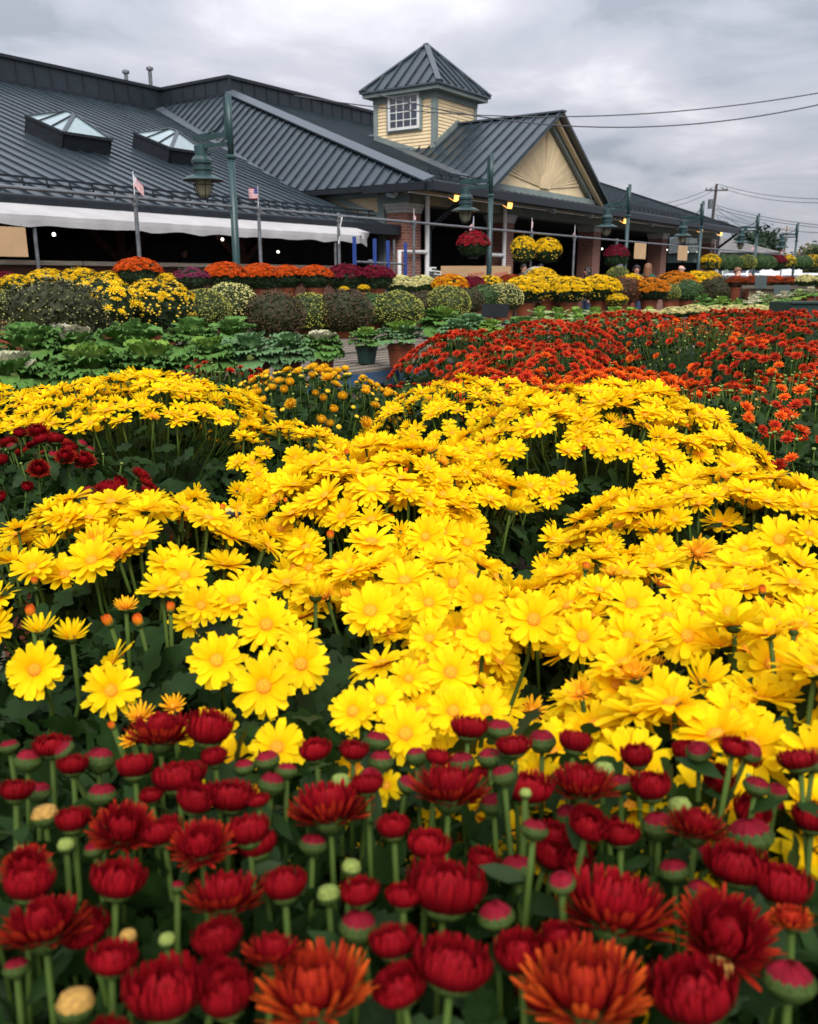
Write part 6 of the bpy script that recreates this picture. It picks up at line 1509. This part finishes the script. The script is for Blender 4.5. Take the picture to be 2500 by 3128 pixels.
KW = M_petal('kale_white', [(0, (.62, .58, .42)), (.5, (.60, .56, .40)), (1, (.46, .47, .28))], trans=.2, vary=.12)
KK = M_petal('kale_pink', [(0, (.55, .42, .36)), (.5, (.52, .46, .38)), (1, (.42, .40, .28))], trans=.2, vary=.12)
KLM = {}
def kmesh(mat, s, fr, bend):
    key = (mat.name, s, fr, bend)
    if key not in KLM: KLM[key] = kale_leaf(fr=fr * .75, seed=s, bend=bend).mesh('leaf', mat, True)
    return KLM[key]
def kale(px, py, w, Y, outer, inner, label, fr=.12, potm=pot_terra, bench=.74, group='ornamental kale on the pallets', core=None, few=False, tall=1.0, skirt=True):
    p = at_y(px, py, Y); rad = w / 2 / FPX * cdepth(p)
    t = thing('ornamental_kale', label, 'kale', (p.x, p.y, bench), random.uniform(0, 6.28), group)
    h0 = max(.12, p.z - bench - rad * .35 * tall)
    rr = random.Random(px)
    rings = [(13, 100, .66, .40, outer, -.20), (12, 80, .64, .42, outer, -.12), (11, 60, .60, .42, outer, -.05), (8, 38, .50, .42, inner or outer, .05), (5, 16, .42, .40, core or inner or outer, .15)]
    if few: rings = [(10, 92, .66, .40, outer, -.2), (9, 62, .62, .40, inner or outer, -.1), (6, 26, .5, .40, core or inner or outer, 0.1)]
    if not skirt: rings = [(12, 84, .60, .40, outer, -.05)] + rings[2:]
    for (n, th, L, dz0, mt, bend) in rings:
        for k in range(n):
            a = 2 * math.pi * (k + rr.uniform(-.25, .25)) / n + th; pit = R(90 - th + rr.uniform(-17, 17)); dz = dz0 * rr.uniform(.75, 1.2); th_ = th + rr.uniform(-10, 10)
            q = Quaternion((0, 0, 1), a) @ Quaternion((0, 1, 0), -pit) @ Quaternion((1, 0, 0), rr.uniform(-.2, .2))
            ob('leaf', kmesh(mt, k % 3, fr, bend), t, (math.cos(a) * rad * dz * math.sin(R(th_)), math.sin(a) * rad * dz * math.sin(R(th_)), h0 + rad * .1 + dz * rad * math.cos(R(th_)) * tall), q, rad * L * 1.08 * rr.uniform(.9, 1.12))
    m = MB(); m.tube([(0, 0, h0 - .08), (0, 0, h0 + rad * .3)], rad * .13, 8); m.build('stalk', KL, t)
    ob('pot', potm, t, (0, 0, 0), None, (min(.16, rad * .62), min(.16, rad * .62), max(.1, h0 - .01)))
    return t
KALES = [(85, 1055, 215, 4.9, KG, None, 'frilly green kale at the left edge, behind', .13, None), (225, 1050, 190, 5.2, KG, KK, 'kale with a pinkish white frilly heart, left', .13, KW), (275, 1120, 225, 4.3, KG, KL, 'frilly green kale with a lime heart in front of the pinkish one', .13, None), (45, 1135, 190, 4.3, KG, KW, 'green kale with a white heart at the left edge, front', .13, None),
         (405, 1045, 205, 5.2, KG, None, 'dark green frilly kale below the yellow globe mums', .13, None), (462, 1105, 210, 4.4, KG, KL, 'frilly kale with a lime green middle, front row', .13, None), (585, 1025, 160, 6.2, KG, None, 'upright green kale with ribbed leaves, left of its twin', .09, None), (712, 1015, 150, 6.6, KG, None, 'upright green kale with ribbed leaves, right of its twin', .09, None),
         (640, 1078, 150, 5.0, KG, KL, 'low green kale between the frilly and the blue kales', .12, None), (765, 1070, 175, 5.2, KB, None, 'broad blue green kale with drooping leaves', .08, None), (875, 1065, 150, 5.6, KB, None, 'blue green kale left of the white hearted one', .1, None), (985, 1050, 125, 6.2, KG, KW, 'kale with a small white heart at the pallet edge', .13, None),
         (1120, 1034, 112, 7.0, KG, KL, 'kale with a round lime heart in a dark green pot', .09, KL), (1225, 1022, 140, 6.6, KB, KL, 'blue green kale in a terracotta pot on the pallet', .11, KL), (1350, 975, 125, 8.2, KG, KL, 'green kale behind the terracotta pot, left', .08, None), (1400, 1010, 120, 7.6, KB, None, 'blue green kale at the left end of the red bed', .1, None), (1440, 990, 110, 8.2, KB, None, 'blue green kale below the angled black sign', .1, None),
         (1500, 995, 72, 8.0, KL, KL, 'small lime kale behind the red bed', .08, None), (1590, 1000, 105, 8.6, KB, KG, 'blue green kale right of the small lime one', .1, None)]
for a in KALES:
    px = a[0]
    kale(a[0], a[1], a[2], a[3], a[4], a[5], a[6], a[7], potm=pot_green if px == 1120 else pot_terra, core=a[8], tall=1.3 if px in (585, 712, 85) else 1.0, skirt=px not in (1120, 1225))
lab_i = 0
for (rowy_, Y, n, x0, x1) in ((965, 10.6, 7, 1650, 1985), (985, 9.4, 5, 1650, 1880)):
    for k in range(n):
        px = x0 + (x1 - x0) * k / (n - 1)
        kale(px, rowy_ + random.uniform(-4, 4), 78, Y, KP, KP, 'pale green kale, %s from the left in the %s pale row behind the red bed' % (ORD[k], 'back' if Y > 10 else 'front'), .08, few=True, core=KL, group='pale green kale behind the red bed')
for i, (px, py, w, o_, i_) in enumerate([(2150, 920, 60, KG, None), (2205, 925, 62, KG, KL), (2255, 932, 60, KL, None), (2300, 925, 58, KG, KW), (2350, 918, 55, KG, KP), (2395, 908, 52, KG, KW), (2440, 900, 50, KL, KP), (2475, 892, 48, KG, KW), (2320, 905, 46, KG, KW)]):
    kale(px, py, w, 10.8 + (i == 8) * 1.5, o_, i_, 'small green kale behind the pale yellow strip, %s from the left' % ORD[[0, 1, 2, 3, 5, 6, 7, 8, 4][i]], .1, few=True, group='small kale at the far right')
# ================================================================ pallets and benches
def pallet_parts(t, z, top=m_oldwood, side=m_bluewood):
    for k in range(7):
        m = MB(); m.box(0, 1.2, k * .148, k * .148 + .10, z - .02, z); m.build('plank', top, t)
    for k in range(3):
        m = MB(); m.box(0, 1.2, k * .44, k * .44 + .09, z - .115, z - .0205); m.build('stringer', side, t)
    for k in range(3):
        m = MB(); m.box(k * .53, k * .53 + .12, 0, .97, z - .135, z - .1155); m.build('bottom_board', side, t)
for i, (s, d, lb) in enumerate([(5.55, 4.05, 'weathered pallet under the terracotta potted kale'), (4.30, 4.05, 'blue sided pallet under the broad blue green kale'), (3.05, 4.0, 'pallet under the frilly green kale'), (5.75, 5.2, 'blue sided pallet behind the dark green pot'), (4.5, 5.2, 'blue sided pallet below the plum globes'), (3.2, 5.2, 'pallet under the back row of kale, left'), (1.8, 4.0, 'pallet at the left edge under kale'), (6.85, 4.4, 'pallet under the kale left of the red bed'), (7.0, 5.5, 'pallet under the kale below the black sign'), (8.15, 4.5, 'pallet under the small lime kale')]):
    z = .735
    t = thing('pallet', lb, 'pallet', W(s, d, 0), ROT, 'wooden pallets used as bench tops')
    pallet_parts(t, z)
    t2 = thing('trestle', 'timber trestle under the ' + lb.replace('weathered ', '').replace('blue sided ', ''), 'trestle', W(s + .05, d + .05, 0), ROT, 'trestles under the pallets')
    m = MB(); m.box(0, 1.1, 0, .09, .50, .598); m.box(0, 1.1, .78, .87, .50, .598); m.build('beam', m_oldwood, t2)
    for xx in (.05, .95):
        for yy in (0.005, .785): m = MB(); m.box(xx, xx + .08, yy, yy + .08, 0, .499); m.build('leg', m_oldwood, t2)
def long_bench(s0, s1, d0, d1, z, n, label):
    t = thing('plank_bench', label, 'bench', W(s0, d0, 0), ROT, 'long plank benches')
    w = (d1 - d0) / n
    for k in range(n): m = MB(); m.box(0, s1 - s0, k * w, k * w + w * .88, z - .035, z - .003); m.build('plank', m_oldwood, t)
    k = 0.1
    while k < s1 - s0:
        for yy in (.02, d1 - d0 - .1): m = MB(); m.box(k, k + .08, yy, yy + .08, 0, z - .036); m.build('leg', m_oldwood, t)
        k += 2.2
long_bench(2.0, 17.5, 6.1, 7.55, .74, 8, 'long plank bench under the row of globe mums')
long_bench(3.0, 19.0, 7.62, 9.2, 1.0, 8, 'raised plank bench under the orange and maroon mums')
plank_bench('plank bench under the pale kale and pale yellow strip', 1.2, 6.5, 7.4, 11.6, .74, 20)
# slatted bench at right with ledge
A_ = at_y(2290, 872, 14.6); B2 = at_y(2560, 872, 13.6); dv = (B2 - A_); ang = math.atan2(dv.y, dv.x); L = Vector((dv.x, dv.y)).length
t = thing('slatted_bench', 'bench faced with upright bamboo slats under the rust mums, right', 'bench', (A_.x, A_.y, 0), ang)
m = MB(); m.box(-.1, L, -.06, 1.2, A_.z - .05, A_.z); m.build('ledge', m_oldwood, t)
m_bamboo = M('bamboo', (.26, .20, .12), rough=.7, var=.3, scale=10)
for k in range(int(L / .045)): m = MB(); m.box(k * .045, k * .045 + .036, 0, .02, A_.z - .42, A_.z - .051); m.build('slat', m_bamboo, t)
for xx in (0, L - .1): m = MB(); m.box(xx, xx + .09, .1, .19, 0, A_.z - .051); m.build('leg', m_oldwood, t)
# angled black sign and other sign boards
def sign_board(px, py, Y, w, h, tilt, label, mat=m_signgrey, turn=0.0, post=True):
    p = at_y(px, py, Y); t = thing('sign_board', label, 'sign', (p.x, p.y, p.z - h / 2 - .18), turn, 'dark blank sign boards')
    m = MB(); c, s = math.cos(tilt), math.sin(tilt)
    m.prism([(-w / 2, -h / 2 * s, .18 + h / 2 - h / 2 * c), (w / 2, -h / 2 * s, .18 + h / 2 - h / 2 * c), (w / 2, h / 2 * s, .18 + h / 2 + h / 2 * c), (-w / 2, h / 2 * s, .18 + h / 2 + h / 2 * c)], (0, .008, -.004)); m.build('board', mat, t)
    m = MB(); m.tube([(0, .02, -.1), (0, .02, .2 + h * .3)], .012, 6); m.build('stake', m_greypipe, t)
sign_board(1512, 948, 8.6, .26, .18, R(48), 'angled black sign board on a stake among the kale', m_signblack, R(-12))
sign_board(2325, 862, 13.0, .17, .17, R(8), 'grey sign board standing among the rust mums')
sign_board(2390, 885, 11.5, .21, .12, R(12), 'dark green grey sign board before the bamboo slats')
p = at_y(2490, 935, 8.0); t = thing('plant_trough', 'dark green plastic trough at the right edge behind the red bed', 'trough', (p.x, p.y, .7), R(4))
m = MB()
for (a, b_, c_, d_) in ((-.22, .45, 0, .02), (-.22, .45, .4, .42), (-.22, -.2, .0201, .3999), (.43, .45, .0201, .3999)): m.box(a, b_, c_, d_, 0, p.z - .7 + .03)
m.box(-.2, .43, .02, .4, 0, .02); m.build('tub', m_greenpot, t)
m = MB(); m.tube([(-.23, -.01, p.z - .67), (.46, -.01, p.z - .67)], .015, 6); m.build('rim', m_greenpot, t)
# a bumblebee on the left yellow mum
bp_ = at_z(712, 1572, 1.075)
t = thing('bumblebee', 'dark bumblebee on a yellow bloom left of centre', 'bee', bp_, R(30))
bb = MB(); bb.tube([(-.011, 0, 0), (-.007, 0, .002), (0, 0, .002), (.003, 0, .002), (.008, 0, .002), (.0115, 0, .001)], .005, 10); bb.v = [tuple(v) for v in bb.v]
prof = [(.0, -.012), (.0045, -.009), (.006, -.004), (.0035, .0005), (.005, .004), (.0045, .007), (.002, .0085), (.0032, .0105), (0, .013)]
bb = MB(); bb.lathe(prof, 12); bb.v = [(v[2], v[0], v[1]) for v in bb.v]; bb.build('body', m_black, t, True)
m = MB(); m.lathe([(.0052, .0025), (.0054, .004), (.005, .0058)], 12); m.v = [(v[2], v[0], v[1]) for v in m.v]; m.build('fuzz_band', m_disc, t, True)
for sg in (-1, 1):
    m = MB(); m.add([(.004, sg * .003, .004), (.001, sg * .010, .007), (-.007, sg * .013, .006), (-.008, sg * .008, .005)], [(0, 1, 2, 3)]); m.build('wing', m_glass, t)
    m = MB()
    for k in range(3): m.tube([(.005 - k * .003, sg * .003, -.003), (.006 - k * .004, sg * .007, -.002), (.006 - k * .005, sg * .009, -.008)], .0005, 4)
    m.build('legs', m_black, t)
